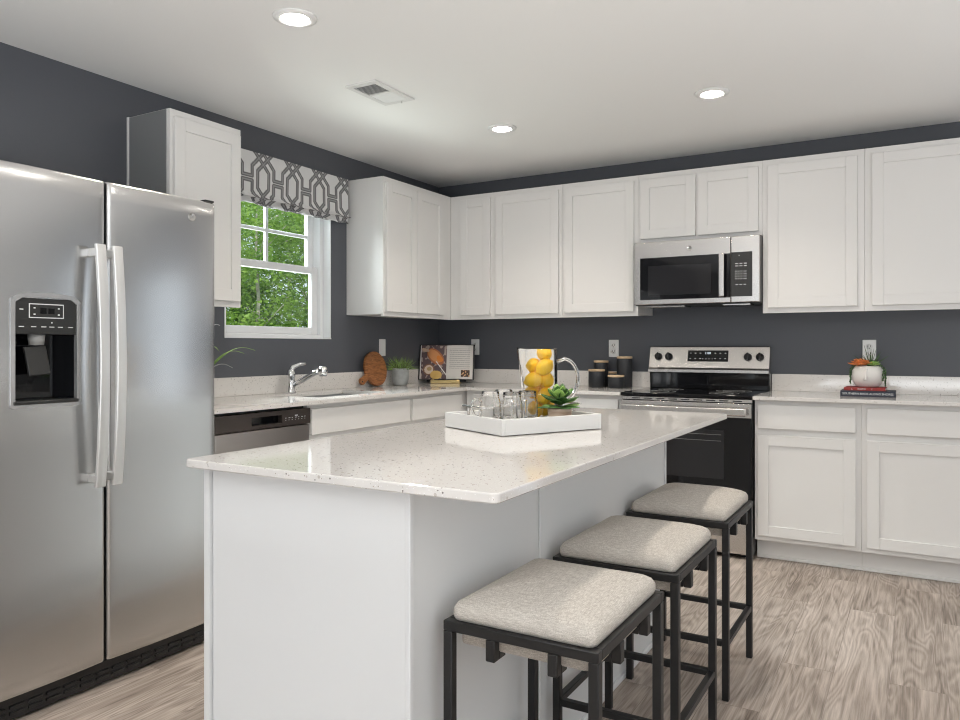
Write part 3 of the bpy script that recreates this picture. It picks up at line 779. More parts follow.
# ------------------------------------------------------------------ microwave
MX0, MX1, MZ0, MZ1 = 1.737, 2.492, 1.440, 1.840
ORG = (2.115, -.2, MZ0)
t = thing('microwave', 'stainless over-the-range microwave mounted between white wall cabinets', 'microwave', ORG)
b = NB(); rbox(b, MX0, MX1, -.372, -.003, MZ0 + .006, MZ1 + .004, .003, 0); obj('case', b, 'black', t, ORG)
b = NB(); rbox(b, MX0 + .05, MX0 + .30, -.33, -.18, MZ0 - .004, MZ0 + .0058, .002); obj('grease_filter', b, 'nickel', t, ORG)
b = NB(); rbox(b, MX1 - .22, MX1 - .06, -.35, -.24, MZ0 - .004, MZ0 + .0058, .002); obj('grease_filter', b, 'nickel', t, ORG)
b = NB(); rbox(b, MX0, 2.328, -.402, -.3725, MZ0 + .010, MZ1, .004); dm = obj('door', b, 'steelx', t, ORG)
b = NB(); rbox(b, 1.777, 2.3275, -.4045, -.401, 1.480, 1.742, .0015); obj('door_glass', b, 'gloss', dm, ORG)
b = NB(); rbox(b, 1.828, 2.215, -.4056, -.4043, 1.508, 1.690, .0005); obj('viewing_window', b, 'ovenwin', dm, ORG)
b = NB(); rbox(b, 2.268, 2.300, -.448, -.434, 1.484, 1.742, .006, 0, 3); rbox(b, 2.276, 2.292, -.435, -.404, 1.500, 1.515, .002); rbox(b, 2.276, 2.292, -.435, -.404, 1.711, 1.726, .002)
obj('handle', b, 'steelx', dm, ORG)
b = NB(); lathe(b, [(0, 0), (.017, 0), (.017, .0015), (.0155, .0025), (.014, .0015), (0, .0015)], 28, c=(2.085, -.4018, 1.787), axis='Y')
text_bm('GE', .016, .0003, at(2.085, -.4035, 1.787) @ FRONT, b, 1); obj('badge', b, ['nickel', 'dkgrey'], dm, ORG)
b = NB(); rbox(b, 2.331, MX1, -.402, -.3725, MZ0 + .010, MZ1, .004); pm = obj('control_column', b, 'steelx', t, ORG)
b = NB(); rbox(b, 2.333, 2.452, -.4045, -.401, 1.484, 1.746, .0015)
rbox(b, 2.376, 2.380, -.4051, -.4044, 1.724, 1.728, 0, 1)
for z in (1.676, 1.662):
    for x in (2.356, 2.381, 2.406): rbox(b, x, x + .015, -.4051, -.4044, z, z + .004, 0, 1)
for i in range(4):
    z = 1.630 - i * .0145
    for x in (2.357, 2.372, 2.387): rbox(b, x, x + .006, -.4051, -.4044, z, z + .005, 0, 1)
    rbox(b, 2.404, 2.420, -.4051, -.4044, z, z + .003, 0, 1)
for x in (2.358, 2.381, 2.404): rbox(b, x, x + .013, -.4051, -.4044, 1.552, 1.556, 0, 1)
obj('keypad', b, ['dkgrey', 'dot'], pm, ORG)

# ------------------------------------------------------------------ island
IX0, IX1, IY0, IY1 = 1.752, 2.622, -3.795, -1.850
BX0, BX1, BY0, BY1 = 1.756, 2.376, -3.733, -1.895
ORG = ((BX0 + BX1) / 2, (BY0 + BY1) / 2, 0)
t = thing('island_cabinet', 'white island base cabinet with plain panels behind the stools', 'island cabinet', ORG)
b = NB(); rbox(b, BX0 + .02, BX1 - .008, BY0 + .008, BY1 - .004, 0, .893, .001)
obj('carcass', b, 'island', t, ORG)
b = NB(); rbox(b, BX0 + .029, BX1 - .004, BY0, BY0 + .0078, 0, .893, .001); obj('end_panel', b, 'island', t, ORG)
b = NB(); rbox(b, BX0 - .001, BX0 + .0185, BY0 - .004, BY0 + .0076, 0, .893, .0015); obj('edge_strip', b, 'island', t, ORG)
b = NB(); rbox(b, BX0 + .022, BX1 - .012, BY1 - .0038, BY1, 0.0, .893, .001); obj('end_panel', b, 'island', t, ORG)
b = NB(); rbox(b, BX1 - .0078, BX1, BY0 + .010, BY1 - .006, .0, .893, .001); obj('back_panel', b, 'island', t, ORG)
b = NB()
rbox(b, BX1 - .006, BX1 + .006, BY0 - .0015, BY0 + .014, 0, .8925, .002); obj('corner_trim', b, 'island', t, ORG)
b = NB(); rbox(b, BX1 - .006, BX1 + .006, BY1 - .012, BY1 + .002, 0, .8925, .002); obj('corner_trim', b, 'island', t, ORG)
b = NB(); rbox(b, BX1 + .0002, BX1 + .006, -3.11, -3.01, .0185, .8925, .002); obj('batten', b, 'island', t, ORG)
b = NB(); rbox(b, BX1 + .0002, BX1 + .012, BY0 + .016, BY1 - .014, 0, .018, .004); obj('shoe_moulding', b, 'island', t, ORG)
# door side (faces the sink wall)
b = NB(); rbox(b, BX0, BX0 + .0195, BY0 + .008, BY1 - .004, .114, .893, .001); obj('face_frame', b, 'island', t, ORG)
ny = 3; wy = (BY1 - BY0 - .03) / ny
for k in range(ny):
    y0 = BY0 + .016 + k * wy; y1 = y0 + wy - .012
    for z0, z1, nm, pn in ((.135, .700, 'door', True), (.722, .868, 'drawer', False)):
        b = NB(); shaker(b, -y1, -y0, z0, z1, 0, panel=pn); b.transform(at(BX0 - .0005, 0, 0) @ Matrix.Rotation(radians(-90), 4, 'Z')); obj(nm, b, 'island', t, ORG)
# slab with rounded corners
def rounded_slab(x0, x1, y0, y1, z0, z1, r, e=.003):
    b = NB(); pts = []
    for cx, cy, a0 in ((x0 + r, y0 + r, pi), (x1 - r, y0 + r, 1.5 * pi), (x1 - r, y1 - r, 0), (x0 + r, y1 - r, .5 * pi)):
        for k in range(7): a = a0 + k * pi / 12; pts.append((cx, cy, cos(a), sin(a)))
    loops = []
    for d, z in ((e, z0), (0, z0 + e), (0, z1 - e), (e * .3, z1 - e * .3), (e, z1)):
        loops.append([b.verts.new((cx + (r - d) * ca, cy + (r - d) * sa, z)) for cx, cy, ca, sa in pts])
    for A, B in zip(loops, loops[1:]):
        for k in range(len(A)):
            k2 = (k + 1) % len(A); b.faces.new((A[k], A[k2], B[k2], B[k]))
    b.faces.new(list(reversed(loops[0]))); b.faces.new(loops[-1]); return b
b = rounded_slab(IX0, IX1, IY0, IY1, CZ0, CZ1, .016)
tag(obj('island_countertop', b, 'quartz', None, ((IX0 + IX1) / 2, (IY0 + IY1) / 2, CZ0)), 'speckled quartz slab topping the white island, overhanging the stools', 'countertop', loc=((IX0 + IX1) / 2, (IY0 + IY1) / 2, CZ0))

# ------------------------------------------------------------------ stools
def make_stool(label, loc):
    t = thing('counter_stool', label, 'stool', loc, 0, 'counter stools along the island')
    hx, hy, w, zt = .178, .214, .022, .597
    b = NB()
    for s in (-1, 1):
        bar(b, (-hx, s * (hy - w / 2), zt - w / 2), (hx, s * (hy - w / 2), zt - w / 2), w)
        bar(b, (s * (hx - w / 2), -hy + w, zt - w / 2), (s * (hx - w / 2), hy - w, zt - w / 2), w)
    obj('seat_frame', b, 'frame', t)
    for sx in (-1, 1):
        for sy in (-1, 1):
            b = NB(); bar(b, (sx * (hx - w / 2), sy * (hy - w / 2), 0), (sx * (hx - w / 2), sy * (hy - w / 2), zt - w + .0005), w); obj('leg', b, 'frame', t)
    for s in (-1, 1):
        b = NB(); bar(b, (-hx + w, s * (hy - w / 2), .19), (hx - w, s * (hy - w / 2), .19), w * .9); obj('stretcher', b, 'frame', t)
        b = NB(); bar(b, (s * (hx - w / 2), -hy + w, .19), (s * (hx - w / 2), hy - w, .19), w * .9); obj('stretcher', b, 'frame', t)
    # hooks: short drop bars turning inward under the pad
    for s in (-1, 1):
        for q in (-.062, .080):
            b = NB(); bar(b, (q, s * (hy - w / 2), zt - w), (q, s * (hy - w / 2), zt - w - .046), w); bar(b, (q, s * (hy - w), zt - w - .037), (q, s * (hy - w - .028), zt - w - .037), w, .018); obj('hook', b, 'frame', t)
            b = NB(); yy = q * 1.25; bar(b, (s * (hx - w / 2), yy, zt - w), (s * (hx - w / 2), yy, zt - w - .046), w); bar(b, (s * (hx - w), yy, zt - w - .037), (s * (hx - w - .028), yy, zt - w - .037), w, .018); obj('hook', b, 'frame', t)
    # pad: crowned cushion with soft edges, dropping inside the frame
    b = NB(); n = 30; m_ = 34
    def ring(z, ox, oy, r):
        pts = []
        for cx, cy, a0 in ((ox - r, -oy + r, -pi / 2), (ox - r, oy - r, 0), (-ox + r, oy - r, pi / 2), (-ox + r, -oy + r, pi)):
            for k in range(6): a = a0 + k * pi / 10; pts.append((cx + r * cos(a), cy + r * sin(a), z))
        return pts
    ax, ay = hx - .015, hy - .013
    prof = [(hx - w - .004, hy - w - .004, zt - .052), (hx - w - .002, hy - w - .002, zt - .002), (ax, ay, zt + .0008), (ax + .003, ay + .003, zt + .010), (ax + .002, ay + .002, zt + .024), (ax - .004, ay - .004, zt + .035), (ax - .015, ay - .015, zt + .042)]
    loops = [[b.verts.new(p) for p in ring(z, x, y, .018)] for x, y, z in prof]
    # crown
    for s in (.86, .70, .52, .34, .16):
        x, y = (ax - .015) * s, (ay - .015) * s
        loops.append([b.verts.new((px, py, zt + .042 + .032 * (1 - s * s))) for px, py, _ in ring(0, x, y, max(.004, .018 * s))])
    for A, B in zip(loops, loops[1:]):
        for k in range(len(A)):
            k2 = (k + 1) % len(A); f = b.faces.new((A[k], A[k2], B[k2], B[k])); f.smooth = True
    f = b.faces.new(loops[-1]); f.smooth = True; b.faces.new(list(reversed(loops[0])))
    obj('cushion', b, 'linen', t)
    return t
st = make_stool('counter stool nearest the camera, linen seat on black metal frame', (2.587, -3.436, 0))
dup(st, (2.583, -2.866, 0), 0, 'middle linen counter stool, between the nearest and the farthest')
dup(st, (2.568, -2.208, 0), 0, 'linen counter stool farthest from the camera, near the oven door')

# ------------------------------------------------------------------ ceiling fixtures
LG = 'recessed ceiling lights'
first = None
for x, y, lab in ((1.225, -2.869, 'round recessed ceiling light nearest the camera, left of the vent in the photo'), (1.212, -1.182, 'round recessed ceiling light farthest back, between vent and rear cabinets'), (2.404, -1.187, 'round recessed ceiling light at right, above the range'),
                  (2.404, -2.869, 'round recessed ceiling light above the island, just out of the photo')):
    if first is None:
        t = first = thing('ceiling_light', lab, 'ceiling light', (x, y, H), 0, LG)
        b = NB(); lathe(b, [(.084, -.0005), (.082, -.006), (.066, -.012), (.055, -.010), (.052, -.006), (.052, -.0005)], 40, closed=True); obj('trim_ring', b, 'white', t)
        b = NB(); lathe(b, [(0, -.0045), (.0515, -.0045), (.0515, -.002), (0, -.002)], 32); obj('lens', b, 'lens', t)
    else: t = dup(first, (x, y, H), 0, lab)

t = thing('ceiling_vent', 'white rectangular ceiling vent with two louvred sections', 'vent', (.982, -2.022, H))
hx, hy = .093, .160
b = NB(); cells(b, [-hx, -hx + .028, hx - .028, hx], [-hy, -hy + .032, -.008, .008, hy - .032, hy], lambda i, j: i == 1 and j in (1, 3), -.009, -.0005); obj('frame', b, 'vent', t)
b = NB(); rbox(b, -hx + .01, hx - .01, -hy + .01, hy - .01, -.002, -.0006); obj('backing', b, 'ventdark', t)
for s, y0, y1 in ((1, -hy + .034, -.010), (-1, .010, hy - .034)):
    n = 9
    for k in range(n):
        y = y0 + (y1 - y0) * (k + .5) / n
        b = NB(); rbox(b, -hx + .029, hx - .029, -.0062, .0062, -.0005, .0005, 0, 0, 1, at(0, y, -.0062) @ Matrix.Rotation(radians(35 * s), 4, 'X')); obj('slat', b, 'vent', t)
b = NB(); bar(b, (.03, hy - .022, -.009), (.03, hy - .022, -.022), .003); obj('lever', b, 'nickel', t)

# ------------------------------------------------------------------ window valance
def seg_d(px, py, a, c):
    ax, ay = a; bx, by = c; dx, dy = bx - ax, by - ay
    k = max(0, min(1, ((px - ax) * dx + (py - ay) * dy) / (dx * dx + dy * dy)))
    return math.hypot(px - ax - k * dx, py - ay - k * dy)
SEGS = []
for s in (1, -1):
    SEGS += [((.32, 0), (.32, .20 * s)), ((.68, 0), (.68, .20 * s)), ((.32, .20 * s), (.86, .74 * s)), ((.68, .20 * s), (.14, .74 * s))]
    for c in (0, 1):
        SEGS += [((c - .15, .055 * s), (c + .15, .055 * s)), ((c - .15, .055 * s), (c - .15, .30 * s)), ((c + .15, .055 * s), (c + .15, .30 * s)),
                 ((c + .15, .30 * s), (c + .55, .70 * s)), ((c - .15, .30 * s), (c - .55, .70 * s))]
SEGS = [(a, c) for a, c in SEGS if max(a[0], c[0]) > -.1 and min(a[0], c[0]) < 1.1]
GREY, MIDG, WHT = (0.15, 0.147, 0.152), (0.30, 0.30, 0.305), (0.70, 0.70, 0.70)
def pattern(u, v):
    u = u % 1.0; v = ((v + .72) % 1.44) - .72
    d = min(seg_d(u, v, a, c) for a, c in SEGS)
    if d < .013: return MIDG
    if d < .047: return GREY
    if d < .052: return MIDG
    return WHT
b = NB(); VY0, VY1, VZ0, VZ1 = -2.285, -1.152, 1.992, 2.288
ny, nz = 330, 104
cl = b.verts.layers.float_color.new('print')
V = []
P_ = .238
for i in range(ny + 1):
    row = []
    y = VY0 + (VY1 - VY0) * i / ny
    for j in range(nz + 1):
        s = j / nz      # 0 top -> 1 bottom
        L = s * .40     # cloth length incl. gathered hem
        flat = .235
        wob = .5 + .5 * noise.noise(Vector((y * 9, 0, 0)))
        if L < flat: z = VZ1 - L; x = .045 + .004 * sin(y * 6 + L * 8)
        else:
            q = (L - flat) / (.40 - flat)          # soft stacked fold
            z = VZ1 - flat - .062 * (q if q < .5 else (1 - .25 * (q - .5) * 2) * .5 + (q - .5)) - .010 * sin(q * 3 * pi)
            x = .045 + .020 * sin(q * pi * 2) * (.7 + .5 * wob) + .010 * q
            z += .010 * noise.noise(Vector((y * 16, q * 3, 2)))
            x += .012 * noise.noise(Vector((y * 24, q * 4, 5)))
        v_ = b.verts.new((x, y, z)); v_[cl] = (*pattern((y - VY0 + .060 - .085) / P_, (VZ1 - .150 - (VZ1 - L)) / P_), 1); row.append(v_)
    V.append(row)
for i in range(ny):
    for j in range(nz):
        f = b.faces.new((V[i][j], V[i][j + 1], V[i + 1][j + 1], V[i + 1][j])); f.smooth = True
# returns to the wall and the lining behind
for row, s in ((V[0], 1), (V[-1], -1)):
    back = [b.verts.new((.004, v.co.y, v.co.z)) for v in row[:70]]
    for v in back: v[cl] = (*WHT, 1)
    for k in range(69): b.faces.new((row[k], back[k], back[k + 1], row[k + 1]))
ln = [b.verts.new(p) for p in ((.03, VY0, VZ1), (.03, VY1, VZ1), (.03, VY1, VZ0 + .015), (.03, VY0, VZ0 + .015), (.004, VY0, VZ1), (.004, VY1, VZ1))]
for v in ln: v[cl] = (*WHT, 1)
b.faces.new(ln[:4]); b.faces.new((V[0][0], V[-1][0], ln[5], ln[4])) if False else None
t = thing('window_valance', 'grey and white trellis-patterned fabric valance above the window', 'valance', (0, -1.71, VZ0))
obj('fabric', b, 'print', t, (0, -1.71, VZ0))
b = NB(); rbox(b, .003, .040, VY0 + .003, VY1 - .003, VZ1 - .022, VZ1 - .002, .002); obj('mounting_board', b, 'trim', t, (0, -1.71, VZ0))

# ------------------------------------------------------------------ outlets
def outlet(label, loc, rz, kind):
    t = thing('outlet' if kind == 'o' else 'light_switch', label, 'outlet' if kind == 'o' else 'light switch', loc, rz, 'white wall plates' if kind == 'o' else None)
    b = NB(); rbox(b, -.036, .036, -.006, -.0005, -.060, .060, .003); obj('cover_plate', b, 'white', t)
    if kind == 'o':
        for z in (-.020, .020):
            b = NB(); lathe(b, [(0, 0), (.017, 0), (.017, .0022), (0, .0022)], 20, c=(0, -.0058, z), axis='Y')
            rbox(b, -.0085, -.0055, -.0086, -.0079, z - .003, z + .008, 0, 1); rbox(b, .0055, .0085, -.0086, -.0079, z - .003, z + .008, 0, 1); lathe(b, [(0, 0), (.003, 0), (.003, .0006), (0, .0006)], 10, mi=1, c=(0, -.0079, z - .009), axis='Y')
            obj('socket', b, ['white', 'slot'], t)
    else:
        b = NB(); rbox(b, -.017, .017, -.0085, -.0058, -.033, .033, .001); obj('rocker', b, 'white', t)
    return t
outlet('white wall outlet right of the open cookbook, by the corner', (.337, 0, 1.186), 0, 'o')
outlet('white wall outlet above the black canisters', (1.456, 0, 1.176), 0, 'o')
outlet('white wall outlet behind the succulent pot', (3.040, 0, 1.168), 0, 'o')
outlet('white light switch on the left wall above the cutting board', (0, -.735, 1.182), pi / 2, 's')

# ------------------------------------------------------------------ counter items on the left
# round cutting board leaning on the backsplash
b = NB()
R, n = .117, 40
ang = radians(207)
pts = []
for k in range(n + 1):
    a = ang + .19 + (2 * pi - .38) * k / n; pts.append((R * cos(a), R * 1.02 * sin(a)))
def rotp(x, y): return (x * cos(ang) - y * sin(ang), x * sin(ang) + y * cos(ang))
hp = [(.135, -.020), (.165, -.021), (.186, -.024), (.198, -.018), (.203, 0), (.198, .018), (.186, .024), (.165, .021), (.135, .020)]
pts += [rotp(*p) for p in hp]
fr = [b.verts.new((0, x, y)) for x, y in pts]; bk = [b.verts.new((-.018, x, y)) for x, y in pts]
b.faces.new(fr); b.faces.new(list(reversed(bk)))
for k in range(len(pts)):
    k2 = (k + 1) % len(pts); b.faces.new((fr[k], bk[k], bk[k2], fr[k2]))
bmesh.ops.recalc_face_normals(b, faces=b.faces)
hx_, hy_ = rotp(.186, 0)
lathe(b, [(0, 0), (.006, 0), (.006, .0008), (0, .0008)], 12, mi=1, c=(0.0002, hx_, hy_), axis='X')
o = obj('cutting_board', b, ['board', 'black']); o.location = (.056, -.872, 1.0375); o.rotation_euler = (0, radians(-10), 0)
tag(o, 'round wooden cutting board with handle leaning on the left backsplash', 'cutting board')

# ribbed pot with grass
t = thing('potted_grass', 'small grey ribbed pot with spiky green grass between cutting board and cookbook', 'potted plant', (.115, -.672, CZ1))
b = NB(); n = 48; prof = [(.040, 0), (.050, .010), (.058, .040), (.061, .080), (.062, .112), (.064, .118), (.060, .122), (.056, .116), (.055, .100), (0, .100)]
lathe(b, prof, n)
for v in b.verts:
    r = math.hypot(v.co.x, v.co.y)
    if .012 < v.co.z < .11 and r > .045: a = math.atan2(v.co.y, v.co.x); k = 1 + .012 * cos(24 * a); v.co.x *= k; v.co.y *= k
M['greypot'] = mat('grey glazed pot', (0.36, 0.38, 0.38), .45, var=.12, vscale=30); obj('pot', b, 'greypot', t)
b = NB(); lathe(b, [(0, 0), (.0545, 0), (.0545, .003), (0, .004)], 20, c=(0, 0, .1005)); obj('soil', b, 'soil', t)
b = NB(); random.seed(3)
def blade(b, base, tip, w, mi=0, bend=.02, segs=4):
    base, tip = Vector(base), Vector(tip); d = tip - base; side = d.cross(Vector((random.uniform(-1, 1), random.uniform(-1, 1), .2))).normalized()
    prev = None
    for k in range(segs + 1):
        s = k / segs; p = base + d * s + Vector((0, 0, -bend * s * s * (1 if True else 0)))
        ww = w * (1 - s ** 2 * .85)
        cur = (b.verts.new(p - side * ww), b.verts.new(p + side * ww))
        if prev: f = b.faces.new((prev[0], prev[1], cur[1], cur[0])); f.smooth = True; f.material_index = mi
        prev = cur
for k in range(420):
    a = random.uniform(0, 2 * pi); rr = random.uniform(0, .045); th = random.uniform(0, 1.25); L = random.uniform(.065, .135)
    p = (rr * cos(a), rr * sin(a), .103); a2 = a + random.uniform(-.5, .5)
    q = (p[0] + L * sin(th) * cos(a2) * .95, p[1] + L * sin(th) * sin(a2) * .95, .103 + L * cos(th) * 1.0)
    blade(b, p, q, random.uniform(.0012, .0022), random.choice((0, 0, 1)))
obj('grass', b, ['grass', 'leaf2'], t)

# cookbook on its stand
t = thing('cookbook_stand', 'brass-fronted stand holding the open cookbook in the corner', 'book stand', (.212, -.222, CZ1), radians(25))
b = NB(); rbox(b, -.110, .110, -.062, .05, .0, .008, .002); rbox(b, -.110, .110, -.070, -.062, .0, .026, .002); rbox(b, -.105, -.085, -.068, -.05, .008, .03, .002); rbox(b, .085, .105, -.068, -.05, .008, .03, .002)
obj('ledge', b, 'brass', t)
b = NB(); rbox(b, -.150, .150, -.003, .003, 0, .22, .002, 0, 1, at(0, -.006, .010) @ Matrix.Rotation(radians(-16), 4, 'X')); obj('back_plate', b, 'black', t)
t = thing('cookbook', 'open cookbook with a bread photo, propped on the stand in the corner', 'book', (.212, -.222, CZ1), radians(25))
TM = at(0, -.036, .0285) @ Matrix.Rotation(radians(-16), 4, 'X')
b = NB(); rbox(b, -.212, .212, .0125, .0155, 0, .276, .001, 0, 1, TM); obj('cover', b, 'black', t)
def bookpage(side):
    b = NB(); cl = b.verts.layers.float_color.new('print'); nx, nz = 70, 84; w, h = .200, .264
    V = []
    for i in range(nx + 1):
        row = []
        for j in range(nz + 1):
            u, v = i / nx, j / nz; x = side * u * w; curve = .012 - .010 * sin(min(1, u * 1.25) * pi * .8)
            c = (.66, .63, .60)
            if side < 0:
                U = 1 - u; c = (.10, .065, .07)        # u=0 at spine
                if U < .04: c = (.75, .74, .72)
                def inr(cx, cy, rx, ry, a=0):
                    dx, dy = U - cx, v - cy; X = dx * cos(a) + dy * sin(a); Y = -dx * sin(a) + dy * cos(a); return (X / rx) ** 2 + (Y / ry) ** 2
                nn = noise.noise(Vector((U * 9, v * 9, 0)))
                if U > .04 and nn > .22: c = (.34, .27, .24)
                if inr(.58, .66, .36, .20, -.5) < 1: c = (.55, .24, .09) if inr(.55, .68, .30, .15, -.5) < 1 else (.35, .12, .05)
                if inr(.74, .60, .13, .08, -.5) < 1: c = (.62, .20, .03)
                if inr(.18, .86, .16, .05, -.2) < 1: c = (.50, .36, .26)
                if inr(.34, .28, .22, .17) < 1: c = (.62, .50, .40) if inr(.34, .28, .17, .13) < 1 else (.20, .10, .06)
                if inr(.36, .30, .09, .06) < 1: c = (.40, .28, .14)
                if inr(.62, .12, .22, .13) < 1: c = (.62, .40, .12)
                if abs((v - .28) + (U - .85) * 1.0) < .02 and U > .6: c = (.72, .70, .68)
            else:
                if .10 < u < .9 and .30 < v < .90 and (j % 5) < 2 and noise.noise(Vector((u * 30, j, 3))) > -.25: c = (.42, .40, .39)
                if .56 < u < .90 and .07 < v < .27: c = (.07, .04, .03) if noise.noise(Vector((u * 16, v * 16, 4))) < .12 else (.55, .32, .16)
            vv = b.verts.new((x, curve, v * h + .004)); vv[cl] = (*c, 1); row.append(vv)
        V.append(row)
    for i in range(nx):
        for j in range(nz):
            q = (V[i][j], V[i + 1][j], V[i + 1][j + 1], V[i][j + 1]); f = b.faces.new(q if side > 0 else tuple(reversed(q))); f.smooth = True
    # page block thickness
    rim = [V[i][0] for i in range(nx + 1)] + [V[nx][j] for j in range(1, nz + 1)] + [V[i][nz] for i in range(nx - 1, -1, -1)] + [V[0][j] for j in range(nz - 1, 0, -1)]
    bk = []
    for v in rim:
        q = b.verts.new((v.co.x, .0124, v.co.z)); q[cl] = (.60, .58, .55, 1); bk.append(q)
    for k in range(len(rim)):
        k2 = (k + 1) % len(rim); b.faces.new((rim[k], rim[k2], bk[k2], bk[k]))
    b.faces.new(bk); bmesh.ops.recalc_face_normals(b, faces=b.faces)
    b.transform(TM); return b
o = obj('page', bookpage(-1), 'printpaper', t); o['label'] = 'page with bread photo'
o = obj('page', bookpage(1), 'printpaper', t); o['label'] = 'pale recipe text page'

# leafy plant mostly hidden by the refrigerator
t = thing('spider_plant', 'striped-leaf plant peeking past the refrigerator on the left counter', 'potted plant', (.30, -2.56, CZ1))
b = NB(); lathe(b, [(.040, 0), (.052, .010), (.060, .105), (.062, .110), (.058, .112), (.055, .10), (0, .10)], 28); obj('pot', b, 'pot_w', t)
b = NB(); random.seed(11)
def arc_leaf(b, a, reach, rise, w, mi, drop=.06):
    prev = None; n = 12
    for k in range(n + 1):
        s = k / n; r = reach * s; z = .10 + rise * sin(min(1, s * 1.15) * pi / 2) - drop * s * s
        c_ = Vector((r * cos(a), r * sin(a), z)); sd = Vector((-sin(a), cos(a), 0)) * w * (1 - s ** 3) * (0.5 + min(.5, s * 3))
        cur = (b.verts.new(c_ - sd), b.verts.new(c_ + Vector((0, 0, -.002))), b.verts.new(c_ + sd))
        if prev:
            for q in (0, 1): f = b.faces.new((prev[q], prev[q + 1], cur[q + 1], cur[q])); f.smooth = True; f.material_index = mi
        prev = cur
for k in range(16):
    a = 2 * pi * k / 16 + random.uniform(-.15, .15)
    if sin(a) > .3: continue
    arc_leaf(b, a, random.uniform(.12, .17), random.uniform(.13, .22), .008, k % 2)
arc_leaf(b, radians(84), .33, .200, .009, 0, .045); arc_leaf(b, radians(80), .25, .180, .008, 0, .04); arc_leaf(b, radians(95), .14, .30, .004, 1, .02); arc_leaf(b, radians(60), .16, .12, .005, 1, .05)
obj('leaves', b, ['leaf2', 'white'], t)

# ------------------------------------------------------------------ canisters
def canister(label, x, y, r, h, first=None):
    t = thing('canister', label, 'canister', (x, y, CZ1), 0, 'black canisters left of the range')
    b = NB(); lathe(b, [(r - .003, 0), (r, .003), (r, h - .016), (r - .001, h - .014)], 36); obj('jar_body', b, 'can', t)
    b = NB(); lathe(b, [(r - .002, h - .0138), (r + .0005, h - .0128), (r + .0005, h - .002), (r - .001, h), (0, h)], 36); obj('lid', b, 'lid', t)
    return t
canister('black canister with pale wood lid, frontmost at the left of the group', 1.412, -.212, .055, .122)
canister('black canister with wood lid, half hidden behind the frontmost left one', 1.392, -.078, .050, .178)
canister('tallest black canister with pale wood lid, at right of the group', 1.574, -.115, .052, .208)
canister('shortest black canister with pale wood lid, in front of the tallest', 1.557, -.236, .054, .086)
canister('black canister with wood lid, just its top showing behind the shortest', 1.475, -.078, .030, .102)

# ------------------------------------------------------------------ books and face pot
t = thing('book', 'thick navy hardback, lower book under the face pot', 'book', (3.050, -.290, CZ1), radians(1), 'stacked books')
b = NB(); rbox(b, -.135, .135, -.106, .100, 0, .003, .0006); rbox(b, -.135, .135, -.106, .100, .028, .031, .0006); rbox(b, -.135, .135, -.109, -.104, 0, .031, .0015); obj('cover', b, 'booknavy', t)
b = NB(); rbox(b, -.131, .131, -.1035, .094, .0031, .0279); obj('pages', b, 'page', t)
b = text_bm('SOUTHERN BIRDS ALONG SHORES', .0158, .0003, at(0, -.1092, .0155) @ FRONT); obj('spine_lettering', b, 'dot', t)
t = thing('book', 'thin red hardback, upper book directly beneath the face pot', 'book', (3.038, -.282, CZ1 + .0312), radians(-2), 'stacked books')
b = NB(); rbox(b, -.102, .102, -.084, .080, 0, .002, .0005); rbox(b, -.102, .102, -.084, .080, .0155, .0175, .0005); rbox(b, -.102, .102, -.087, -.082, 0, .0175, .0012); obj('cover', b, 'bookred', t)
b = NB(); rbox(b, -.098, .098, -.0815, .075, .0021, .0154); obj('pages', b, 'page', t)
b = text_bm('L       RUSTIC       C', .0125, .0003, at(-.012, -.0872, .0088) @ FRONT); obj('spine_lettering', b, 'dot', t)

FZ = CZ1 + .0489
t = thing('face_planter', 'round white face-shaped pot with succulents on top of two books', 'potted plant', (3.046, -.276, FZ))
b = NB(); prof = [(.045, 0), (.062, .008), (.076, .035), (.0805, .062), (.078, .090), (.068, .112), (.062, .118), (.058, .116), (.060, .104), (0, .100)]
lathe(b, prof, 44); obj('pot', b, 'pot_w', t)
b = NB()   # nose ridge and brow
fa = radians(-93)
def onpot(a, z, e=.0): 
    r = .0805 - abs(z - .062) ** 2 * 6; return Vector(((r + e) * cos(a), (r + e) * sin(a), z))
tube(b, [onpot(fa + .10, .100, .0), onpot(fa + .02, .098, .003), onpot(fa, .085, .004), onpot(fa, .062, .006), onpot(fa, .046, .007), onpot(fa - .10, .043, .004), onpot(fa - .18, .044, .001)], [.003, .005, .006, .007, .008, .006, .003], 10); obj('nose', b, 'pot_w', t)
random.seed(5)
def rosette(b, c, R, n, layers, mi, tilt=0, up=.5):
    c = Vector(c)
    for l in range(layers):
        k = 1 - .40 * l / layers; el = up * .5 + l * (1.40 - up * .5) / layers
        for q in range(n):
            a = 2 * pi * q / n + l * .6; L = R * k * random.uniform(.9, 1.1)
            d = Vector((cos(a) * cos(el), sin(a) * cos(el), sin(el))); s = Vector((-sin(a), cos(a), 0)); nn = s.cross(d)
            ring0 = None; prevr = None
            for m_, (f_, w_) in enumerate(((0, .10), (.35, .24), (.7, .26), (.9, .14), (1, .01))):
                p = c + d * L * f_; r4 = [b.verts.new(p + s * L * w_), b.verts.new(p + nn * L * w_ * .35), b.verts.new(p - s * L * w_), b.verts.new(p - nn * L * w_ * .35)]
                if prevr:
                    for e in range(4): f = b.faces.new((prevr[e], prevr[(e + 1) % 4], r4[(e + 1) % 4], r4[e])); f.smooth = True; f.material_index = mi
                prevr = r4
b = NB(); rosette(b, (-.040, -.025, .120), .058, 10, 4, 0, up=.45); rosette(b, (-.012, -.045, .128), .036, 8, 3, 0, up=.6); o = obj('orange_succulent', b, 'succ_o', t); o['label'] = 'orange rosette succulent'
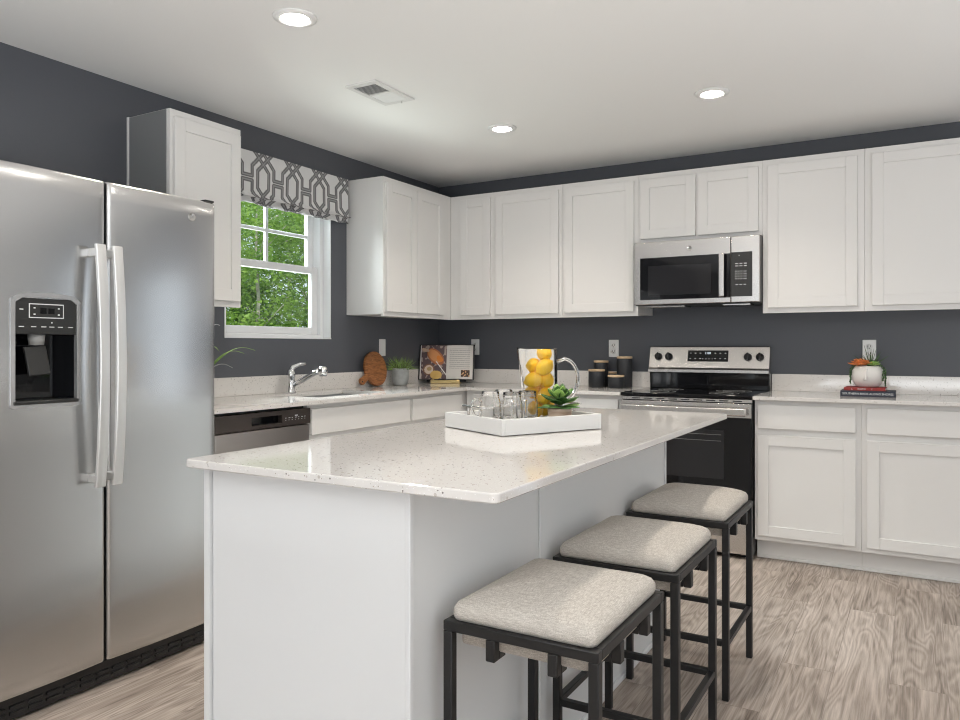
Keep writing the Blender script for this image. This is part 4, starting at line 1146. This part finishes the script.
b = NB(); rosette(b, (.030, -.035, .120), .040, 9, 3, 0, up=.6); rosette(b, (-.035, .02, .122), .035, 8, 3, 0, up=.6); o = obj('green_succulent', b, 'leaf2', t)
b = NB()
for k in range(34):
    a = random.uniform(0, 2 * pi); th = random.uniform(.05, .95); L = random.uniform(.08, .135)
    blade(b, (.014, 0, .108), (.014 + L * sin(th) * cos(a), L * sin(th) * sin(a), .108 + L * cos(th)), .0030, 0, .004)
obj('spiky_leaves', b, 'succ_g', t)
b = NB()
for a0, zl in ((-.15, .01), (.12, .015), (-.45, .035), (3.35, .015), (3.05, .03), (3.6, .06)):
    z = .118; r = .066
    while z > zl:
        rr = r + .004 + (.018 if z < .1 else (.118 - z)); rr = min(rr, .090)
        p = Vector((rr * cos(a0 + random.uniform(-.12, .12)), rr * sin(a0 + random.uniform(-.12, .12)), z))
        bmesh.ops.create_icosphere(b, subdivisions=1, radius=random.uniform(.005, .007), matrix=Matrix.Translation(p)); z -= .0098
for f in b.faces: f.smooth = True
obj('trailing_strands', b, 'succ_g', t)

# ------------------------------------------------------------------ tray and its things on the island
TA = Vector((1.904, -2.860, 0)); ea = Vector((.893, -.451, 0)).normalized(); eb = Vector((-ea.y, ea.x, 0))
TW, TL, TZ = .340, .400, CZ1
trz = math.atan2(ea.y, ea.x)
def tp(a, bb, z=0): return TA + ea * a + eb * bb + Vector((0, 0, z))
t = thing('serving_tray', 'white rectangular serving tray with nickel handles on the island', 'tray', (TA.x, TA.y, TZ + .0005), trz)
b = NB()
rbox(b, .010, TW - .010, .010, TL - .010, .003, .012)
rbox(b, 0, TW, 0, .012, .002, .051, .0015); rbox(b, 0, TW, TL - .012, TL, .002, .051, .0015); rbox(b, 0, .012, .012, TL - .012, .002, .051, .0015); rbox(b, TW - .012, TW, .012, TL - .012, .002, .051, .0015)
for x in (.03, TW - .03):
    for y in (.03, TL - .03): lathe(b, [(.008, 0), (.008, .0035)], 10, c=(x, y, 0))
obj('tray_body', b, 'tray', t)
for y in (.006, TL - .006):
    b = NB(); tube(b, [(.108, y, .079), (.242, y, .079)], .0045, 10); tube(b, [(.140, y, .0505), (.140, y, .077)], .004, 8); tube(b, [(.210, y, .0505), (.210, y, .077)], .004, 8); obj('handle', b, 'nickel', t)
TF = TZ + .0127
# glass pitcher
pc = tp(.120, .314); 
t = thing('pitcher', 'clear glass pitcher filled with lemons on the white tray', 'pitcher', (pc.x, pc.y, TF), radians(30.2))
b = NB(); R = .060; HP = .254
outer = [(0, 0), (R - .004, 0), (R, .004), (R, .10), (R, HP - .004), (R - .0015, HP)]
inner = [(R - .0035, HP - .003), (R - .0035, .016), (R - .010, .010), (0, .009)]
lathe(b, outer + inner, 56, cap=False)
for v in b.verts:   # pull the lip out towards local -x
    if v.co.z > HP - .05 and math.hypot(v.co.x, v.co.y) > .02:
        a = math.atan2(v.co.y, -v.co.x); k = max(0, 1 - abs(a) / .55); zf = (v.co.z - (HP - .05)) / .05
        v.co.x -= .024 * k * k * (3 - 2 * k) * zf ** 1.5; v.co.z += .004 * k * zf
bmesh.ops.recalc_face_normals(b, faces=b.faces)
pj = obj('glass_body', b, 'glass', t)
b = NB(); hp = []
for k in range(15):
    s = k / 14; a = radians(100 - 195 * s)
    hp.append((R + .022 + .050 * cos(a) + (0.0 if s < .9 else -.0), 0, .150 + .068 * sin(a) + .012 * (s > .5) * -1 * (s - .5) * 2))
hp = [(R + .0008, 0, .208)] + hp[1:-1] + [(R + .0008, 0, .070)]
tube(b, hp, .0062, 12); obj('handle', b, 'glass', t)
# lemons inside, each its own thing
def lemon_bm(s=1.0):
    b = NB(); prof = [(0, -.040), (.004, -.0385), (.0075, -.035), (.018, -.029), (.0265, -.017), (.0295, 0), (.0265, .017), (.018, .029), (.0075, .035), (.004, .0385), (0, .0405)]
    lathe(b, [(r * s, h * s) for r, h in prof], 28); return b
lem_pos = [(-.018, -.020, .041, 20, 80), (.022, .020, .042, 100, 70), (.016, -.022, .086, 160, 60), (-.022, .014, .092, 45, 85), (.022, -.006, .136, 30, 75), (-.022, -.014, .140, 110, 80), (.006, .024, .112, 70, 90), (-.020, .020, .180, 10, 70), (.014, -.018, .184, 140, 60), (.016, .012, .226, 40, 90)]
labs = ['lemon at the bottom of the pitcher, near the jars', 'lemon at the bottom of the pitcher, behind the potted succulent', 'lemon second row up in the pitcher, facing the camera', 'lemon low on the left side of the pitcher', 'lemon halfway up the pitcher on its right side', 'lemon halfway up the pitcher on its left side', 'lemon in the middle back of the pitcher', 'lemon high on the back left of the pitcher', 'lemon just below the topmost one, facing the camera', 'topmost lemon, reaching the rim of the pitcher']
lm = None
RZ = Matrix.Rotation(radians(30.2), 4, 'Z')
for (x, y, z, az, ti), lab in zip(lem_pos, labs):
    if lm is None: o = lm = obj('lemon', lemon_bm(.93), 'lemon')
    else: o = lm.copy(); COL.objects.link(o)
    p = RZ @ Vector((x, y, z)); o.location = (pc.x + p.x, pc.y + p.y, TF + z); o.rotation_euler = (radians(ti), 0, radians(az))
    tag(o, lab, 'lemon', 'lemons in the glass pitcher')
# glass mugs
def make_mug(label, loc, rz):
    t = thing('glass_mug', label, 'glass mug', loc, rz, 'glass jar mugs on the tray')
    b = NB(); r = .0355; h = .112
    lathe(b, [(0, 0), (r - .003, 0), (r, .004), (r, .074), (r - .002, .082), (r - .006, .090), (r - .006, h - .002), (r - .0075, h), (r - .009, h - .002), (r - .009, .090), (r - .005, .080), (r - .0035, .072), (r - .0035, .014), (r - .010, .009), (0, .008)], 40, cap=False)
    for z in (.094, .102): lathe(b, [(r - .006, -.001), (r - .0045, 0), (r - .006, .001)], 40, c=(0, 0, z), cap=False)
    bmesh.ops.recalc_face_normals(b, faces=b.faces); obj('glass_body', b, 'glass', t)
    b = NB(); tube(b, [(r + .0007, 0, .082), (r + .014, 0, .086), (r + .024, 0, .074), (r + .026, 0, .052), (r + .018, 0, .032), (r + .0007, 0, .026)], .0042, 10); obj('handle', b, 'glass', t)
    return t
m1 = tp(.205, .133, 0); mug = make_mug('clear glass jar mug nearest the camera, in front on the tray', (m1.x, m1.y, TF), radians(-60))
for (a, bb, rz, lab) in ((.120, .105, -150, 'clear glass jar mug at the left end of the tray, beside the handle'), (.062, .200, 150, 'clear glass jar mug behind, on the far side of the tray'), (.172, .220, -70, 'clear glass jar mug nearest the pitcher')):
    m1 = tp(a, bb, 0); dup(mug, (m1.x, m1.y, TF), radians(rz), lab)
# succulent in a banded pot
sp_ = tp(.245, .300)
t = thing('potted_succulent', 'leafy green succulent in a small banded brown pot on the tray', 'potted plant', (sp_.x, sp_.y, TF))
b = NB(); lathe(b, [(.034, 0), (.038, .003), (.0405, .052), (.041, .056), (.037, .056), (.036, .050), (0, .049)], 36); obj('pot', b, 'potwood', t)
b = NB(); random.seed(21)
def leaf(b, c, a, el, L, w, mi=0):
    d = Vector((cos(a) * cos(el), sin(a) * cos(el), sin(el))); s = Vector((-sin(a), cos(a), 0)); nn = d.cross(s) * -1; n = 8; prev = None; c = Vector(c)
    for k in range(n + 1):
        f_ = k / n; ww = w * (sin(min(1, f_ * .92 + .08) * pi) ** .7) * (0.35 + .65 * min(1, f_ * 2)); p = c + d * L * f_ + Vector((0, 0, -L * .28 * f_ * f_)) 
        cur = [b.verts.new(p - s * ww + nn * ww * .25), b.verts.new(p - nn * .001), b.verts.new(p + s * ww + nn * ww * .25)]
        if prev:
            for q in (0, 1): f = b.faces.new((prev[q], prev[q + 1], cur[q + 1], cur[q])); f.smooth = True; f.material_index = mi
        prev = cur
for l, (n, el, L, w) in enumerate(((9, .30, .078, .021), (9, .62, .082, .021), (8, .95, .080, .019), (6, 1.25, .070, .015))):
    for q in range(n):
        leaf(b, (0, 0, .055 + l * .010), 2 * pi * q / n + l * .5 + random.uniform(-.15, .15), el + random.uniform(-.12, .12), L * random.uniform(.9, 1.1), w, random.choice((0, 0, 1)))
me = obj('leaves', b, ['leaf', 'leaf2'], t)
md = me.modifiers.new('thickness', 'SOLIDIFY'); md.thickness = .0016

# ------------------------------------------------------------------ outside: woodland beyond the window
b = NB(); rbox(b, -40, -.5, -15, 30, -.9, -.6); o = struct('ground', b, 'ground')
def tree(label, x, y, h, cr, cz, nleaf, lm_, trunk_r, seed, spread=1.0):
    random.seed(seed)
    t = thing('tree', label, 'tree', (x, y, -.6), 0, 'trees beyond the kitchen window')
    b = NB(); pts = []; px = py = 0
    for k in range(9):
        pts.append((px, py, h * k / 8)); px += random.uniform(-.06, .06); py += random.uniform(-.06, .06)
    tube(b, pts, [trunk_r * (1 - .8 * k / 8) for k in range(9)], 8)
    for k in range(7):
        z = random.uniform(.25, .85) * h; a = random.uniform(0, 2 * pi); L = cr * .8
        tube(b, [(0, 0, z), (L * .5 * cos(a), L * .5 * sin(a), z + L * .3), (L * cos(a), L * sin(a), z + L * .55)], [trunk_r * .35, trunk_r * .22, trunk_r * .08], 5)
    obj('trunk', b, 'bark', t)
    verts, faces = [], []
    ncl = 46; cl = []
    for k in range(ncl):
        a = random.uniform(0, 2 * pi); r = cr * math.sqrt(random.random()); z = random.uniform(cz[0], cz[1]); cl.append((r * cos(a), r * sin(a), z, random.uniform(.22, .5)))
    for k in range(nleaf):
        c = random.choice(cl); p = Vector((random.gauss(c[0], c[3] * .6), random.gauss(c[1], c[3] * .6), random.gauss(c[2], c[3] * .45)))
        s = random.uniform(.022, .050); u = Vector((random.gauss(0, 1), random.gauss(0, 1), random.gauss(0, .6))).normalized(); w = u.cross(Vector((random.gauss(0, 1), random.gauss(0, 1), random.gauss(0, 1)))).normalized()
        i = len(verts); verts += [p - u * s, p + w * s * .5, p + u * s, p - w * s * .5]; faces.append((i, i + 1, i + 2, i + 3))
    mesh = bpy.data.meshes.new('foliage'); mesh.from_pydata(verts, [], faces); mesh.materials.append(M[lm_]); mesh.update()
    o = bpy.data.objects.new('foliage', mesh); COL.objects.link(o); o.parent = t
    return t
SLIM = [(-5.2, 4.62, 5.0, 'slim pale-trunked sapling nearest the left of the lower sash'), (-5.4, 5.42, 5.4, 'slim pale-trunked sapling in the middle of the lower sash'), (-5.3, 5.95, 5.0, 'slim pale-trunked sapling nearest the right jamb')]
for k, (x, y, h, lab) in enumerate(SLIM): tree(lab, x, y, h, .7, (3.0, 5.2), 1500, 'tree1', .03, 300 + k)
TREES = [(-6.6, 4.3, 5.2, 1.2, (1.6, 4.8), 'tree1', .05, 'bright leafy tree at the left of the window view'),
         (-6.9, 5.9, 5.6, 1.2, (1.7, 5.0), 'tree1', .05, 'bright leafy tree with pale thin trunk in the middle of the window view'),
         (-6.4, 7.3, 5.4, 1.2, (1.6, 5.0), 'tree2', .05, 'darker leafy tree at the right of the window view'),
         (-9.6, 5.8, 7.0, 1.9, (1.0, 6.4), 'tree2', .08, 'dark green tree in the second row, left of the window muntin'),
         (-9.9, 8.4, 7.0, 1.9, (1.0, 6.4), 'tree1', .08, 'green tree in the second row, behind the middle of the lower sash'),
         (-9.0, 10.6, 7.0, 1.9, (1.0, 6.4), 'tree2', .08, 'green tree in the second row toward the right jamb'),
         (-13.5, 9.0, 8.5, 2.6, (.4, 6.8), 'tree2', .10, 'tree in the far row seen between nearer crowns, left'),
         (-13.5, 13.0, 8.5, 2.6, (.4, 6.8), 'tree2', .10, 'tree in the far row seen between nearer crowns, right')]
for k, (x, y, h, cr, cz, lm_, tr, lab) in enumerate(TREES): tree(lab, x, y, h, cr, cz, 15000 if k < 3 else 9000, lm_, tr, 100 + k)
random.seed(77)
for k, (x, y, lab) in enumerate(((-4.6, 2.6, 'bright low shrub at the lower left corner of the window view'), (-7.8, 5.0, 'taller dark shrub among the trunks, left of the lower sash middle'), (-7.4, 7.6, 'taller dark shrub among the trunks near the right jamb'))):
    t = thing('shrub', lab, 'shrub', (x, y, -.6), 0, 'shrubs beyond the kitchen window')
    verts, faces = [], []; hh = (1.85, 3.1, 3.0)[k]; rr_ = (.9, 1.5, 1.5)[k]
    for q in range(2600 if k == 0 else 7000):
        a = random.uniform(0, 2 * pi); el = random.uniform(0, pi / 2); r = random.uniform(.55, 1.0)
        p = Vector((r * cos(a) * cos(el) * rr_, r * sin(a) * cos(el) * rr_, r * sin(el) * hh + .05)); s = random.uniform(.03, .06)
        u = Vector((random.gauss(0, 1), random.gauss(0, 1), random.gauss(0, .6))).normalized(); w = u.cross(Vector((random.gauss(0, 1), random.gauss(0, 1), random.gauss(0, 1)))).normalized()
        i = len(verts); verts += [p - u * s, p + w * s * .5, p + u * s, p - w * s * .5]; faces.append((i, i + 1, i + 2, i + 3))
    mesh = bpy.data.meshes.new('foliage'); mesh.from_pydata(verts, [], faces); mesh.materials.append(M['tree1' if k == 0 else 'tree2']); mesh.update()
    o = bpy.data.objects.new('foliage', mesh); COL.objects.link(o); o.parent = t
    b = NB()
    for q in range(6):
        a = q * pi / 3; tube(b, [(0, 0, 0), (.15 * cos(a), .15 * sin(a), .5), (.4 * cos(a), .4 * sin(a), 1.2)], [.02, .014, .005], 5)
    obj('stem', b, 'bark', t)
